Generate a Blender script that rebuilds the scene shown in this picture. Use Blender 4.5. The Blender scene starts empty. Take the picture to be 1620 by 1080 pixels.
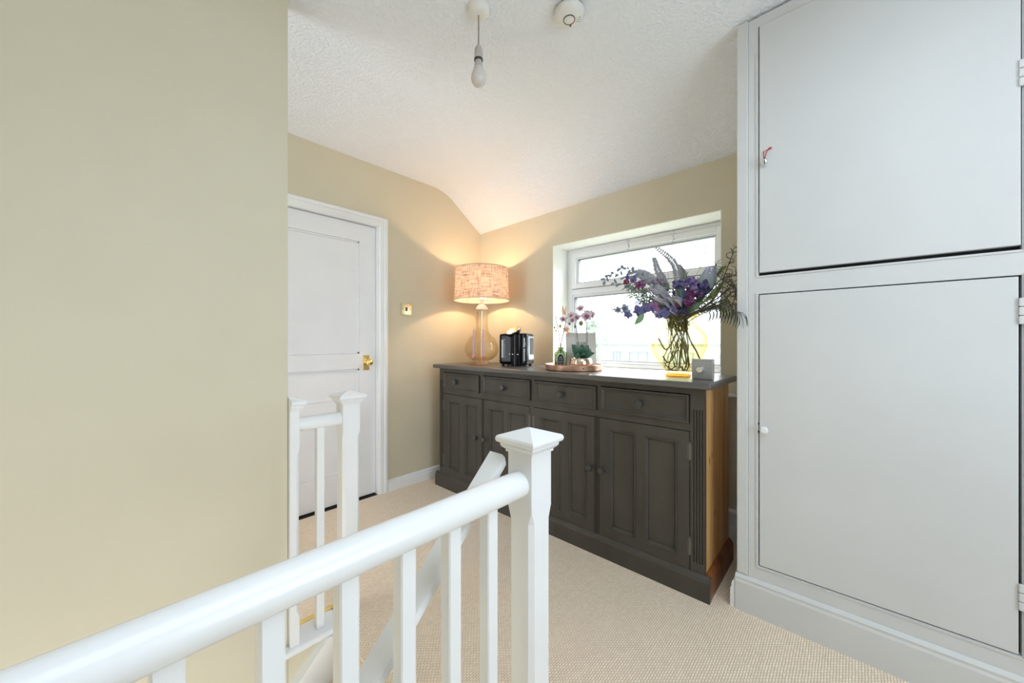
import bpy, bmesh, math, random
from math import sin, cos, pi, radians as R
from mathutils import Vector as V, Matrix

scene = bpy.context.scene
COL = scene.collection
random.seed(7)

# ------------------------------------------------------------------ camera
F_PX = 582.4
YAW = R(42.571)
EYE = 1.12
cam_data = bpy.data.cameras.new('camera')
cam_data.sensor_width = 36.0
cam_data.lens = F_PX * 36.0 / 1620.0
cam_data.clip_start = 0.02
cam = bpy.data.objects.new('camera', cam_data)
cam.location = (0, 0, EYE)
cam.rotation_euler = (pi / 2, 0, YAW)
COL.objects.link(cam)
scene.camera = cam

# ------------------------------------------------------------------ world, lights, exposure
scene.view_settings.view_transform = 'Standard'
scene.view_settings.look = 'None'
scene.view_settings.exposure = 1.3
scene.view_settings.gamma = 1.0
scene.view_settings.use_curve_mapping = False
scene.cycles.use_denoising = True
scene.cycles.max_bounces = 10
scene.cycles.diffuse_bounces = 6
scene.cycles.transparent_max_bounces = 24
scene.cycles.sample_clamp_indirect = 6.0

world = bpy.data.worlds.new('overcast_sky')
scene.world = world
world.use_nodes = True
wn = world.node_tree
wn.nodes['Background'].inputs['Color'].default_value = (0.87, 0.94, 1.0, 1)
wn.nodes['Background'].inputs['Strength'].default_value = 2.1


def area_light(name, loc, rot, sx, sy, power, col):
    d = bpy.data.lights.new(name, 'AREA')
    d.shape = 'RECTANGLE'
    d.size, d.size_y, d.energy, d.color = sx, sy, power, col
    o = bpy.data.objects.new(name, d)
    o.location, o.rotation_euler = loc, rot
    COL.objects.link(o)
    return o


# hazy sun high over the garden, coming in through the window
sun_d = bpy.data.lights.new('hazy_sun', 'SUN')
sun_d.energy = 6.5
sun_d.angle = R(60)
sun_d.color = (1.0, 0.985, 0.95)
sun_o = bpy.data.objects.new('hazy_sun', sun_d)
sun_o.rotation_euler = V((-0.40, -0.60, -0.72)).to_track_quat('-Z', 'Y').to_euler()
COL.objects.link(sun_o)
# added soft fill light behind the camera, before the closed rear wall
area_light('rear_fill', (0.2, -2.05, 1.45), (R(90), 0, R(6)), 2.2, 1.8, 0.6, (0.76, 0.89, 1.0))
# added fill light before the windowless right wall, for assumed daylight from the right
area_light('side_fill', (1.30, 0.80, 1.40), (R(90), 0, R(90)), 1.1, 1.4, 9.8, (0.74, 0.875, 1.0))
# added overhead fill light, out of view; the ceiling has no opening here
area_light('overhead_fill', (0.35, 0.42, 2.38), (0, 0, 0), 1.2, 1.3, 7.4, (0.74, 0.875, 1.0))

# ------------------------------------------------------------------ materials
MATS = {}


def mat(name, color, rough=0.5, metal=0.0, spec=0.5, coat=0.0, emit=None, estr=0.0):
    m = bpy.data.materials.new(name)
    m.use_nodes = True
    b = m.node_tree.nodes['Principled BSDF']
    b.inputs['Base Color'].default_value = (*color, 1)
    b.inputs['Roughness'].default_value = rough
    b.inputs['Metallic'].default_value = metal
    b.inputs['Specular IOR Level'].default_value = spec
    b.inputs['Coat Weight'].default_value = coat
    if emit:
        b.inputs['Emission Color'].default_value = (*emit, 1)
        b.inputs['Emission Strength'].default_value = estr
    MATS[name] = m
    return m


def nd(m, typ, **kw):
    n = m.node_tree.nodes.new(typ)
    for k, v in kw.items():
        if k in n.inputs:
            n.inputs[k].default_value = v
        else:
            setattr(n, k, v)
    return n


def ln(m, a, ao, b, bi):
    m.node_tree.links.new(a.outputs[ao], b.inputs[bi])


def coords(m, scale=(1, 1, 1), rot=(0, 0, 0), out='Object'):
    tc = nd(m, 'ShaderNodeTexCoord')
    mp = nd(m, 'ShaderNodeMapping')
    mp.inputs['Scale'].default_value = scale
    mp.inputs['Rotation'].default_value = rot
    ln(m, tc, out, mp, 'Vector')
    return mp


def ramp(m, stops):
    r = nd(m, 'ShaderNodeValToRGB')
    cr = r.color_ramp
    while len(cr.elements) < len(stops):
        cr.elements.new(0.5)
    for e, (p, c) in zip(cr.elements, stops):
        e.position = p
        e.color = (*c, 1)
    return r


def bump(m, src, out, strength, dist):
    b = nd(m, 'ShaderNodeBump')
    b.inputs['Strength'].default_value = strength
    b.inputs['Distance'].default_value = dist
    ln(m, src, out, b, 'Height')
    ln(m, b, 'Normal', m.node_tree.nodes['Principled BSDF'], 'Normal')
    return b


def noisy(name, c1, c2, scale, rough=0.5, bstr=0.0, bdist=0.001, detail=4, stretch=(1, 1, 1), spec=0.5, lo=0.35, hi=0.65):
    m = mat(name, c1, rough, spec=spec)
    mp = coords(m, stretch)
    n = nd(m, 'ShaderNodeTexNoise', Scale=scale, Detail=detail)
    ln(m, mp, 'Vector', n, 'Vector')
    r = ramp(m, [(lo, c1), (hi, c2)])
    ln(m, n, 'Fac', r, 'Fac')
    ln(m, r, 'Color', m.node_tree.nodes['Principled BSDF'], 'Base Color')
    if bstr:
        bump(m, n, 'Fac', bstr, bdist)
    return m


# matt emulsion walls, greenish stone colour with faint mottling
M_WALL = noisy('wall_paint', (0.628, 0.572, 0.440), (0.652, 0.598, 0.466), 2.2, 0.75, spec=0.25)
w2 = nd(M_WALL, 'ShaderNodeTexNoise', Scale=240.0, Detail=2.0)
bump(M_WALL, w2, 'Fac', 0.12, 0.002)

# ceiling: white emulsion over stippled lining paper
M_CEIL = mat('ceiling_paint', (0.80, 0.822, 0.87), 0.85, spec=0.2)
mp = coords(M_CEIL, (1, 1, 1))
cn = nd(M_CEIL, 'ShaderNodeTexNoise', Scale=70.0, Detail=3.0, Roughness=0.55)
ln(M_CEIL, mp, 'Vector', cn, 'Vector')
cr_ = ramp(M_CEIL, [(0.42, (0, 0, 0)), (0.62, (1, 1, 1))])
ln(M_CEIL, cn, 'Fac', cr_, 'Fac')
bump(M_CEIL, cr_, 'Color', 0.6, 0.005)

M_GLOSS = noisy('white_gloss_paint', (0.80, 0.81, 0.83), (0.83, 0.84, 0.86), 6, 0.22, 0.05, 0.002, spec=0.5)
M_DOORW = noisy('door_white_paint', (0.80, 0.805, 0.84), (0.83, 0.835, 0.87), 5, 0.35, 0.05, 0.002, spec=0.4)
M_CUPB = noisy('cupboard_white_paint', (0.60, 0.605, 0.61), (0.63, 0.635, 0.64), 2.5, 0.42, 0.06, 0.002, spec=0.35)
M_PVC = mat('white_upvc', (0.82, 0.83, 0.85), 0.25)
M_REVEAL = mat('reveal_white_paint', (0.86, 0.86, 0.83), 0.6)
M_BLACK = mat('gap_black', (0.008, 0.008, 0.008), 0.8)
M_SEAL = mat('grey_rubber_seal', (0.16, 0.17, 0.19), 0.5)

# carpet: rows of loops
M_CARPET = mat('loop_carpet', (0.5, 0.42, 0.33), 0.95, spec=0.1)
mp = coords(M_CARPET, (1, 1, 1), (0, 0, R(90)))
bt = nd(M_CARPET, 'ShaderNodeTexBrick')
bt.inputs['Scale'].default_value = 1.0
bt.inputs['Brick Width'].default_value = 0.0145
bt.inputs['Row Height'].default_value = 0.0078
bt.inputs['Mortar Size'].default_value = 0.0016
bt.inputs['Mortar Smooth'].default_value = 1.0
bt.inputs['Color1'].default_value = (0.96, 0.825, 0.675, 1)
bt.inputs['Color2'].default_value = (0.86, 0.725, 0.575, 1)
bt.inputs['Mortar'].default_value = (0.56, 0.445, 0.335, 1)
nz = nd(M_CARPET, 'ShaderNodeTexNoise', Scale=55.0, Detail=3.0)
mixv = nd(M_CARPET, 'ShaderNodeMixRGB', blend_type='ADD')
mixv.inputs['Fac'].default_value = 0.006
ln(M_CARPET, mp, 'Vector', mixv, 'Color1')
ln(M_CARPET, nz, 'Color', mixv, 'Color2')
ln(M_CARPET, mixv, 'Color', bt, 'Vector')
ln(M_CARPET, bt, 'Color', M_CARPET.node_tree.nodes['Principled BSDF'], 'Base Color')
inv = nd(M_CARPET, 'ShaderNodeInvert')
ln(M_CARPET, bt, 'Fac', inv, 'Color')
bump(M_CARPET, inv, 'Color', 0.5, 0.004)

M_CHAR = noisy('charcoal_furniture_paint', (0.051, 0.044, 0.037), (0.064, 0.056, 0.048), 9, 0.42, 0.1, 0.001, stretch=(1, 1, 0.3), spec=0.45)
M_TOP = noisy('charcoal_worktop_paint', (0.085, 0.08, 0.078), (0.11, 0.104, 0.10), 7, 0.3, 0.05, 0.0008, stretch=(0.3, 2, 1), spec=0.6)
M_CHARK = mat('charcoal_knob_paint', (0.05, 0.048, 0.046), 0.35)


def pine(name, c1, c2, c3):
    m = mat(name, c1, 0.4, spec=0.4)
    mp = coords(m, (1, 9.0, 0.55))
    w = nd(m, 'ShaderNodeTexNoise', Scale=3.2, Detail=5.0, Distortion=0.9)
    ln(m, mp, 'Vector', w, 'Vector')
    r = ramp(m, [(0.3, c1), (0.52, c2), (0.72, c3)])
    ln(m, w, 'Fac', r, 'Fac')
    ln(m, r, 'Color', m.node_tree.nodes['Principled BSDF'], 'Base Color')
    return m


M_PINE = pine('waxed_pine', (0.74, 0.46, 0.20), (0.62, 0.35, 0.13), (0.42, 0.20, 0.06))
M_PINED = pine('dark_waxed_pine', (0.27, 0.105, 0.035), (0.20, 0.07, 0.022), (0.10, 0.035, 0.012))
M_KNOT = mat('pine_knot', (0.11, 0.04, 0.014), 0.4)

M_BRASS = mat('polished_brass', (0.93, 0.70, 0.27), 0.3, 1.0)
M_BRASSP = mat('pale_brass_plate', (0.86, 0.72, 0.45), 0.3, 1.0)
M_STEEL = mat('dull_hinge_steel', (0.18, 0.17, 0.16), 0.45, 0.8)
M_SILVER = mat('silver', (0.85, 0.86, 0.88), 0.18, 1.0)
M_ROSE = noisy('hammered_copper', (0.80, 0.50, 0.36), (0.55, 0.31, 0.21), 28, 0.3, 0.3, 0.003)
M_ROSE.node_tree.nodes['Principled BSDF'].inputs['Metallic'].default_value = 0.75
M_POT = noisy('rose_gold_mirror', (0.92, 0.80, 0.70), (0.80, 0.62, 0.5), 25, 0.1, 0.25, 0.004)
M_POT.node_tree.nodes['Principled BSDF'].inputs['Metallic'].default_value = 0.95
M_PLASTW = mat('white_plastic', (0.74, 0.73, 0.71), 0.35)
M_PLASTG = mat('warm_grey_plastic', (0.46, 0.43, 0.40), 0.45)
M_CORD = mat('grey_flex', (0.33, 0.29, 0.27), 0.6)
M_BULB = mat('opal_bulb', (0.62, 0.57, 0.55), 0.18)
M_DARKRING = mat('dark_ring', (0.05, 0.045, 0.045), 0.4)
M_RED = mat('red_ribbon', (0.5, 0.02, 0.03), 0.5)
M_BLACKP = mat('gloss_black_plastic', (0.006, 0.006, 0.008), 0.12, spec=0.22)
M_GREYP = mat('grey_plastic', (0.35, 0.36, 0.38), 0.25)
M_WINDOWP = mat('pale_gauge', (0.38, 0.39, 0.37), 0.2)
M_WHITEM = mat('white_marking', (0.85, 0.85, 0.88), 0.4)
M_GOLDL = mat('champagne_lid', (0.82, 0.66, 0.45), 0.25, 0.6)
M_CHROMEP = mat('brushed_panel', (0.55, 0.58, 0.62), 0.16, 0.9)
M_THERM = noisy('brushed_steel_face', (0.40, 0.41, 0.43), (0.46, 0.47, 0.49), 40, 0.35, stretch=(0.1, 1, 4))
M_THERM.node_tree.nodes['Principled BSDF'].inputs['Metallic'].default_value = 0.6
M_CANDLE = mat('dusky_pink_wax', (0.60, 0.36, 0.38), 0.45)
M_FRAME = mat('pale_champagne_frame', (0.52, 0.49, 0.45), 0.35, 0.35)
M_PHOTO = noisy('grey_photo_print', (0.20, 0.21, 0.22), (0.42, 0.42, 0.41), 22, 0.25)
M_LABEL = mat('black_label', (0.012, 0.014, 0.022), 0.35)
M_LABELW = mat('cream_label_ink', (0.75, 0.76, 0.74), 0.45)
M_SOIL = mat('dark_moss', (0.05, 0.06, 0.03), 0.9)


def leafmat(name, col, trans=0.35, rough=0.5):
    m = bpy.data.materials.new(name)
    m.use_nodes = True
    nt = m.node_tree
    b = nt.nodes['Principled BSDF']
    b.inputs['Base Color'].default_value = (*col, 1)
    b.inputs['Roughness'].default_value = rough
    t = nt.nodes.new('ShaderNodeBsdfTranslucent')
    t.inputs['Color'].default_value = (*[min(1, c * 1.3) for c in col], 1)
    mx = nt.nodes.new('ShaderNodeMixShader')
    mx.inputs[0].default_value = trans
    nt.links.new(b.outputs[0], mx.inputs[1])
    nt.links.new(t.outputs[0], mx.inputs[2])
    nt.links.new(mx.outputs[0], nt.nodes['Material Output'].inputs[0])
    return m


L_STEM = leafmat('stem_olive', (0.2, 0.18, 0.09), 0.05)
L_BROWN = leafmat('branch_brown', (0.1, 0.08, 0.07), 0.0)
L_GREY = leafmat('dusty_grey_fern', (0.40, 0.39, 0.41), 0.3)
L_SILVER = leafmat('silvery_ribbon_leaf', (0.42, 0.385, 0.38), 0.3)
L_PALM = leafmat('dark_palm_green', (0.055, 0.075, 0.045), 0.15)
L_WISP = leafmat('yellow_green_wisp', (0.36, 0.43, 0.17), 0.35)
L_SAGE = leafmat('sage_green', (0.3, 0.38, 0.29), 0.3)
L_TEAL = leafmat('teal_leaf', (0.12, 0.22, 0.27), 0.2)
L_GREEN = leafmat('mid_green_leaf', (0.22, 0.34, 0.18), 0.35)
L_BLUE = leafmat('blue_grey_leaf', (0.33, 0.37, 0.46), 0.3)
L_PURPLE = leafmat('violet_petal', (0.34, 0.26, 0.55), 0.35)
L_PLUM = leafmat('plum_petal', (0.28, 0.09, 0.25), 0.25)
L_NAVY = leafmat('deep_violet_petal', (0.12, 0.11, 0.26), 0.2)
L_WINE = leafmat('wine_red_bud', (0.22, 0.02, 0.06), 0.15)
L_MAUVE = leafmat('dull_mauve_petal', (0.36, 0.29, 0.38), 0.3)
L_PROTEA = leafmat('protea_blue_green', (0.48, 0.56, 0.6), 0.3)
L_PROTEAT = leafmat('protea_lilac_tip', (0.48, 0.48, 0.72), 0.3)
L_ORCH = leafmat('orchid_pale_pink', (0.70, 0.60, 0.64), 0.35)
L_ORCHC = leafmat('orchid_plum_centre', (0.36, 0.15, 0.27), 0.3)
L_PEACH = leafmat('orchid_peach', (0.80, 0.58, 0.42), 0.4)
L_ORCHLEAF = leafmat('orchid_leaf_green', (0.04, 0.12, 0.07), 0.1, 0.3)
L_BUD = leafmat('orchid_bud_olive', (0.28, 0.30, 0.13), 0.3)
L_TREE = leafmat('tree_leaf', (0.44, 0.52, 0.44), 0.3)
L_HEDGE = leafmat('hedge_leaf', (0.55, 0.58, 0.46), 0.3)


def glass(name, tint, edge, power=2.5, refl=0.55, rough=0.02):
    """clear or tinted thin-walled glass: tinted see-through body, stronger colour and reflection at glancing angles"""
    m = bpy.data.materials.new(name)
    m.use_nodes = True
    nt = m.node_tree
    nt.nodes.remove(nt.nodes['Principled BSDF'])
    lw = nt.nodes.new('ShaderNodeLayerWeight')
    lw.inputs['Blend'].default_value = 0.5
    pw = nt.nodes.new('ShaderNodeMath')
    pw.operation = 'POWER'
    pw.inputs[1].default_value = power
    nt.links.new(lw.outputs['Facing'], pw.inputs[0])
    mc = nt.nodes.new('ShaderNodeMixRGB')
    mc.inputs[1].default_value = (*tint, 1)
    mc.inputs[2].default_value = (*edge, 1)
    nt.links.new(pw.outputs[0], mc.inputs[0])
    tr = nt.nodes.new('ShaderNodeBsdfTransparent')
    nt.links.new(mc.outputs[0], tr.inputs[0])
    gl = nt.nodes.new('ShaderNodeBsdfGlossy')
    gl.inputs['Roughness'].default_value = rough
    gl.inputs['Color'].default_value = (1, 1, 1, 1)
    mul = nt.nodes.new('ShaderNodeMath')
    mul.operation = 'MULTIPLY_ADD'
    mul.inputs[1].default_value = refl
    mul.inputs[2].default_value = 0.045
    nt.links.new(pw.outputs[0], mul.inputs[0])
    mx = nt.nodes.new('ShaderNodeMixShader')
    nt.links.new(mul.outputs[0], mx.inputs[0])
    nt.links.new(tr.outputs[0], mx.inputs[1])
    nt.links.new(gl.outputs[0], mx.inputs[2])
    nt.links.new(mx.outputs[0], nt.nodes['Material Output'].inputs[0])
    return m


G_PANE = glass('window_glass', (0.97, 0.98, 0.98), (0.9, 0.93, 0.93), 4, 0.4)
G_VASE = glass('amber_vase_glass', (0.98, 0.945, 0.70), (0.84, 0.62, 0.16), 2.6, 0.35)
G_VASEB = glass('deep_amber_glass', (0.92, 0.72, 0.25), (0.75, 0.4, 0.05), 1.5, 0.4)
G_LAMP = glass('smoky_gold_lamp_glass', (0.95, 0.88, 0.74), (0.62, 0.46, 0.22), 2.2, 0.6)
G_PINK = glass('blush_glass', (0.97, 0.86, 0.80), (0.85, 0.55, 0.42), 1.6, 0.6)
G_GREEN = glass('green_bottle_glass', (0.60, 0.68, 0.47), (0.20, 0.28, 0.13), 1.8, 0.6)
G_CLEAR = glass('clear_glass', (0.96, 0.97, 0.95), (0.7, 0.75, 0.68), 2.0, 0.6)

# linen drum shade: woven threads, lets the bulb glow through
M_SHADE = bpy.data.materials.new('linen_shade')
M_SHADE.use_nodes = True
nt = M_SHADE.node_tree
nt.nodes.remove(nt.nodes['Principled BSDF'])
mpu = coords(M_SHADE, (1, 1, 1), out='UV')
sA = nd(M_SHADE, 'ShaderNodeMapping')
sA.inputs['Scale'].default_value = (16, 34, 1)
sB = nd(M_SHADE, 'ShaderNodeMapping')
sB.inputs['Scale'].default_value = (170, 3.5, 1)
ln(M_SHADE, mpu, 'Vector', sA, 'Vector')
ln(M_SHADE, mpu, 'Vector', sB, 'Vector')
nA = nd(M_SHADE, 'ShaderNodeTexNoise', Scale=1.0, Detail=3.0)
nB = nd(M_SHADE, 'ShaderNodeTexNoise', Scale=1.0, Detail=3.0)
ln(M_SHADE, sA, 'Vector', nA, 'Vector')
ln(M_SHADE, sB, 'Vector', nB, 'Vector')
mm = nd(M_SHADE, 'ShaderNodeMath', operation='ADD')
ln(M_SHADE, nA, 'Fac', mm, 0)
ln(M_SHADE, nB, 'Fac', mm, 1)
rs = ramp(M_SHADE, [(0.38, (0.28, 0.17, 0.12)), (0.49, (0.58, 0.42, 0.33)), (0.62, (0.74, 0.58, 0.46))])
hm = nd(M_SHADE, 'ShaderNodeMath', operation='MULTIPLY')
hm.inputs[1].default_value = 0.5
ln(M_SHADE, mm, 0, hm, 0)
ln(M_SHADE, hm, 0, rs, 'Fac')
dif = nd(M_SHADE, 'ShaderNodeBsdfDiffuse')
trl = nd(M_SHADE, 'ShaderNodeBsdfTranslucent')
ln(M_SHADE, rs, 'Color', dif, 'Color')
ln(M_SHADE, rs, 'Color', trl, 'Color')
mxs = nd(M_SHADE, 'ShaderNodeMixShader')
mxs.inputs[0].default_value = 0.18
nt.links.new(dif.outputs[0], mxs.inputs[1])
nt.links.new(trl.outputs[0], mxs.inputs[2])
nt.links.new(mxs.outputs[0], nt.nodes['Material Output'].inputs[0])
M_LINER = mat('white_shade_liner', (0.9, 0.86, 0.78), 0.7)


# ------------------------------------------------------------------ geometry helpers
def root_of(o):
    p = V((0, 0, 0))
    while o is not None:
        p += o.location
        o = o.parent
    return p


def obj(name, bm, m, parent=None, smooth=False, local=False, label=None, kind=None):
    """link one bmesh as one object; geometry is given in world coordinates unless local"""
    bmesh.ops.recalc_face_normals(bm, faces=bm.faces[:])
    me = bpy.data.meshes.new(name)
    if parent is not None and not local:
        bmesh.ops.translate(bm, verts=bm.verts[:], vec=-root_of(parent))
    bm.to_mesh(me)
    bm.free()
    ms = m if isinstance(m, (list, tuple)) else [m]
    for x in ms:
        me.materials.append(x)
    if smooth:
        try:
            me.shade_smooth()
            me.set_sharp_from_angle(angle=R(smooth if smooth is not True else 40))
        except Exception:
            for p in me.polygons:
                p.use_smooth = True
    o = bpy.data.objects.new(name, me)
    COL.objects.link(o)
    o.parent = parent
    if label:
        o['label'] = label
    if kind:
        o['kind'] = kind
    return o


def thing(name, label, cat, loc, group=None, rz=0.0):
    o = bpy.data.objects.new(name, None)
    o.empty_display_size = 0.05
    o.location = loc
    o.rotation_euler = (0, 0, rz)
    COL.objects.link(o)
    o['label'] = label
    o['category'] = cat
    if group:
        o['group'] = group
    return o


def tag(o, label, cat, group=None):
    o['label'] = label
    o['category'] = cat
    if group:
        o['group'] = group
    return o


def box(bm, x0, x1, y0, y1, z0, z1, bev=0.0, seg=2):
    vs = [bm.verts.new((x, y, z)) for x in (x0, x1) for y in (y0, y1) for z in (z0, z1)]
    idx = [(0, 1, 3, 2), (4, 6, 7, 5), (0, 4, 5, 1), (2, 3, 7, 6), (0, 2, 6, 4), (1, 5, 7, 3)]
    fs = [bm.faces.new([vs[i] for i in f]) for f in idx]
    if bev:
        es = list({e for f in fs for e in f.edges})
        bmesh.ops.recalc_face_normals(bm, faces=fs)
        bmesh.ops.bevel(bm, geom=es, offset=bev, segments=seg, affect='EDGES', profile=0.6)
    return bm


def B(*a, **k):
    return box(bmesh.new(), *a, **k)


def prism(bm, poly, axis, a, b):
    """extrude a 2-D polygon along axis 'x','y','z' from a to b; poly coordinates are the two remaining axes in order"""
    def p(u, v, w):
        return {'x': (w, u, v), 'y': (u, w, v), 'z': (u, v, w)}[axis]
    v0 = [bm.verts.new(p(u, v, a)) for u, v in poly]
    v1 = [bm.verts.new(p(u, v, b)) for u, v in poly]
    n = len(poly)
    bm.faces.new(v0)
    bm.faces.new(list(reversed(v1)))
    for i in range(n):
        j = (i + 1) % n
        bm.faces.new((v0[i], v1[i], v1[j], v0[j]))
    return bm


def loft(bm, rings, cap=True, closed=True):
    vr = [[bm.verts.new(p) for p in r] for r in rings]
    n = len(rings[0])
    for a, b in zip(vr, vr[1:]):
        for i in range(n if closed else n - 1):
            j = (i + 1) % n
            bm.faces.new((a[i], a[j], b[j], b[i]))
    if cap:
        bm.faces.new(vr[0])
        bm.faces.new(list(reversed(vr[-1])))
    return bm


def lathe(bm, prof, n=32, c=(0, 0, 0), uv=False, cap=True, sx=1.0, sy=1.0):
    """revolve (r, z) points about a vertical axis through c"""
    rings = []
    for r, z in prof:
        if r < 1e-6:
            rings.append([bm.verts.new((c[0], c[1], c[2] + z))])
        else:
            rings.append([bm.verts.new((c[0] + sx * r * cos(2 * pi * i / n), c[1] + sy * r * sin(2 * pi * i / n), c[2] + z)) for i in range(n)])
    lay = bm.loops.layers.uv.verify() if uv else None
    for k, (a, b) in enumerate(zip(rings, rings[1:])):
        if len(a) == 1 and len(b) == 1:
            continue
        for i in range(n):
            j = (i + 1) % n
            if len(a) == 1:
                f = bm.faces.new((a[0], b[j], b[i]))
            elif len(b) == 1:
                f = bm.faces.new((a[i], a[j], b[0]))
            else:
                f = bm.faces.new((a[i], a[j], b[j], b[i]))
                if uv:
                    us = (i / n, (i + 1) / n, (i + 1) / n, i / n)
                    vs = (k, k, k + 1, k + 1)
                    for l, u, v in zip(f.loops, us, vs):
                        l[lay].uv = (u, v / (len(rings) - 1))
    if cap:
        if len(rings[0]) > 1:
            bm.faces.new(list(reversed(rings[0])))
        if len(rings[-1]) > 1:
            bm.faces.new(rings[-1])
    return bm


def tube(bm, pts, rad, n=6, cap=True):
    pts = [V(p) for p in pts]
    rads = rad if isinstance(rad, (list, tuple)) else [rad] * len(pts)
    rings = []
    up = V((0.12, 0.31, 0.94))
    for i, p in enumerate(pts):
        t = (pts[min(i + 1, len(pts) - 1)] - pts[max(i - 1, 0)]).normalized()
        a = t.cross(up)
        if a.length < 1e-3:
            a = t.cross(V((1, 0, 0)))
        a.normalize()
        b = t.cross(a).normalized()
        rings.append([p + (a * cos(2 * pi * k / n) + b * sin(2 * pi * k / n)) * rads[i] for k in range(n)])
    loft(bm, rings, cap)
    return bm


def spline(pts, sub=6):
    """Catmull-Rom through the points"""
    P = [V(p) for p in pts]
    P = [P[0] * 2 - P[1]] + P + [P[-1] * 2 - P[-2]]
    out = []
    for i in range(1, len(P) - 2):
        for s in range(sub):
            t = s / sub
            a, b, c, d = P[i - 1], P[i], P[i + 1], P[i + 2]
            out.append(0.5 * ((2 * b) + (c - a) * t + (2 * a - 5 * b + 4 * c - d) * t * t + (3 * b - a - 3 * c + d) * t ** 3))
    out.append(P[-2])
    return out


def ball(bm, c, rx, ry=None, rz=None, seg=12, rings=8, rot=None):
    ry = ry or rx
    rz = rz or rx
    M = Matrix.Translation(V(c)) @ (rot.to_4x4() if rot else Matrix.Identity(4)) @ Matrix.Diagonal((rx, ry, rz, 1))
    bmesh.ops.create_uvsphere(bm, u_segments=seg, v_segments=rings, radius=1.0, matrix=M)
    return bm


def leaf(bm, base, tip, width, normal, bend=0.0, n=5, thick=0.0008, shape=1.0, fold=0.15):
    """a pointed leaf blade with thickness, from base to tip, arching by bend along its normal"""
    base, tip, normal = V(base), V(tip), V(normal).normalized()
    d = tip - base
    L = d.length
    if L < 1e-5:
        return bm
    d.normalize()
    s = d.cross(normal)
    if s.length < 1e-4:
        s = d.cross(V((0.3, 0.5, 0.8)))
    s.normalize()
    nn = s.cross(d).normalized()
    top, bot = [], []
    for i in range(n + 1):
        t = i / n
        w = width * 0.5 * max(0.04, sin(pi * min(0.98, (t ** shape) * 0.96 + 0.02)))
        c = base + d * L * t + nn * bend * L * sin(pi * t)
        row = [c - s * w + nn * fold * w, c, c + s * w + nn * fold * w]
        top.append([bm.verts.new(p + nn * thick) for p in row])
        bot.append([bm.verts.new(p - nn * thick) for p in row])
    for i in range(n):
        for k in range(2):
            bm.faces.new((top[i][k], top[i][k + 1], top[i + 1][k + 1], top[i + 1][k]))
            bm.faces.new((bot[i][k], bot[i + 1][k], bot[i + 1][k + 1], bot[i][k + 1]))
        bm.faces.new((top[i][0], top[i + 1][0], bot[i + 1][0], bot[i][0]))
        bm.faces.new((top[i][2], bot[i][2], bot[i + 1][2], top[i + 1][2]))
    return bm


def rect_frame(bm, x0, x1, z0, z1, w, y0, y1, axis='y', bev=0.0):
    """four bars round a rectangle, in the x-z plane (axis y) or y-z plane (axis x)"""
    bars = [(x0, x0 + w, z0, z1), (x1 - w, x1, z0, z1), (x0 + w, x1 - w, z0, z0 + w), (x0 + w, x1 - w, z1 - w, z1)]
    for a, b, c, d in bars:
        if axis == 'y':
            box(bm, a, b, y0, y1, c, d, bev)
        else:
            box(bm, y0, y1, a, b, c, d, bev)
    return bm


def struct(name, bm, m, parent=None, smooth=False):
    o = obj(name, bm, m, parent, smooth)
    if parent is None:
        o['kind'] = 'structure'
    return o


def copy_tree(o, parent=None):
    c = o.copy()
    COL.objects.link(c)
    c.parent = parent
    for ch in list(o.children):
        copy_tree(ch, c)
    return c


# ------------------------------------------------------------------ room shell
XD, YB = -2.55, 2.336          # door wall, window wall
XS0, XS1, YS = -1.52, -0.53, 0.625   # stairwell


def ceil_z(x):
    return 2.405 + 0.025 * (x + 2.55)


def eave_z(x):
    return 2.121 + 0.018 * (x + 2.55)


bm = bmesh.new()
box(bm, -2.75, 1.6, YS, 2.55, -0.26, 0.0)
box(bm, XS1 + 0.05, 1.6, -2.2, YS, -0.26, 0.0)
box(bm, -2.75, -1.607, -1.2, YS, -0.26, 0.0)
struct('floor', bm, M_CARPET)

# ceiling: flat part, sloping part above the window wall with a soft break
bm = bmesh.new()
xs = [-2.75, -2.0, -1.2, -0.3, 0.5, 1.6]
prof_y = [(-2.2, 0.0), (-1.0, 0.0), (0.5, 0.0), (1.84, 0.0), (1.92, 0.06), (1.99, 0.16), (2.336, 1.0), (2.60, 1.75)]
rings = []
for x in xs:
    cz, ez = ceil_z(x), eave_z(x)
    lower = [(x, y, cz + (ez - cz) * k) for y, k in prof_y]
    rings.append(lower + [(x, 2.60, 2.75), (x, -2.2, 2.75)])
loft(bm, rings)
struct('ceiling', bm, M_CEIL, smooth=35)

# door wall (left) with its door opening
DY0, DY1, DZ = 0.545, 1.325, 1.965
bm = bmesh.new()
box(bm, -2.70, XD, DY1, 2.60, 0, 2.6)
box(bm, -2.70, XD, -1.2, DY0, 0, 2.6)
box(bm, -2.70, XD, DY0, DY1, DZ, 2.6)
struct('wall_left', bm, M_WALL)

# window wall with deep reveal
WX0, WX1, WZ0, WZ1, YF = -1.713, -0.537, 0.915, 1.866, 2.537
bm = bmesh.new()
box(bm, -2.70, WX0, YB, 2.62, -0.1, 2.6)
box(bm, WX1, 1.6, YB, 2.62, -0.1, 2.6)
box(bm, WX0, WX1, YB, 2.62, -0.1, WZ0)
box(bm, WX0, WX1, YB, 2.62, WZ1, 2.6)
struct('wall_back', bm, M_WALL)
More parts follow.
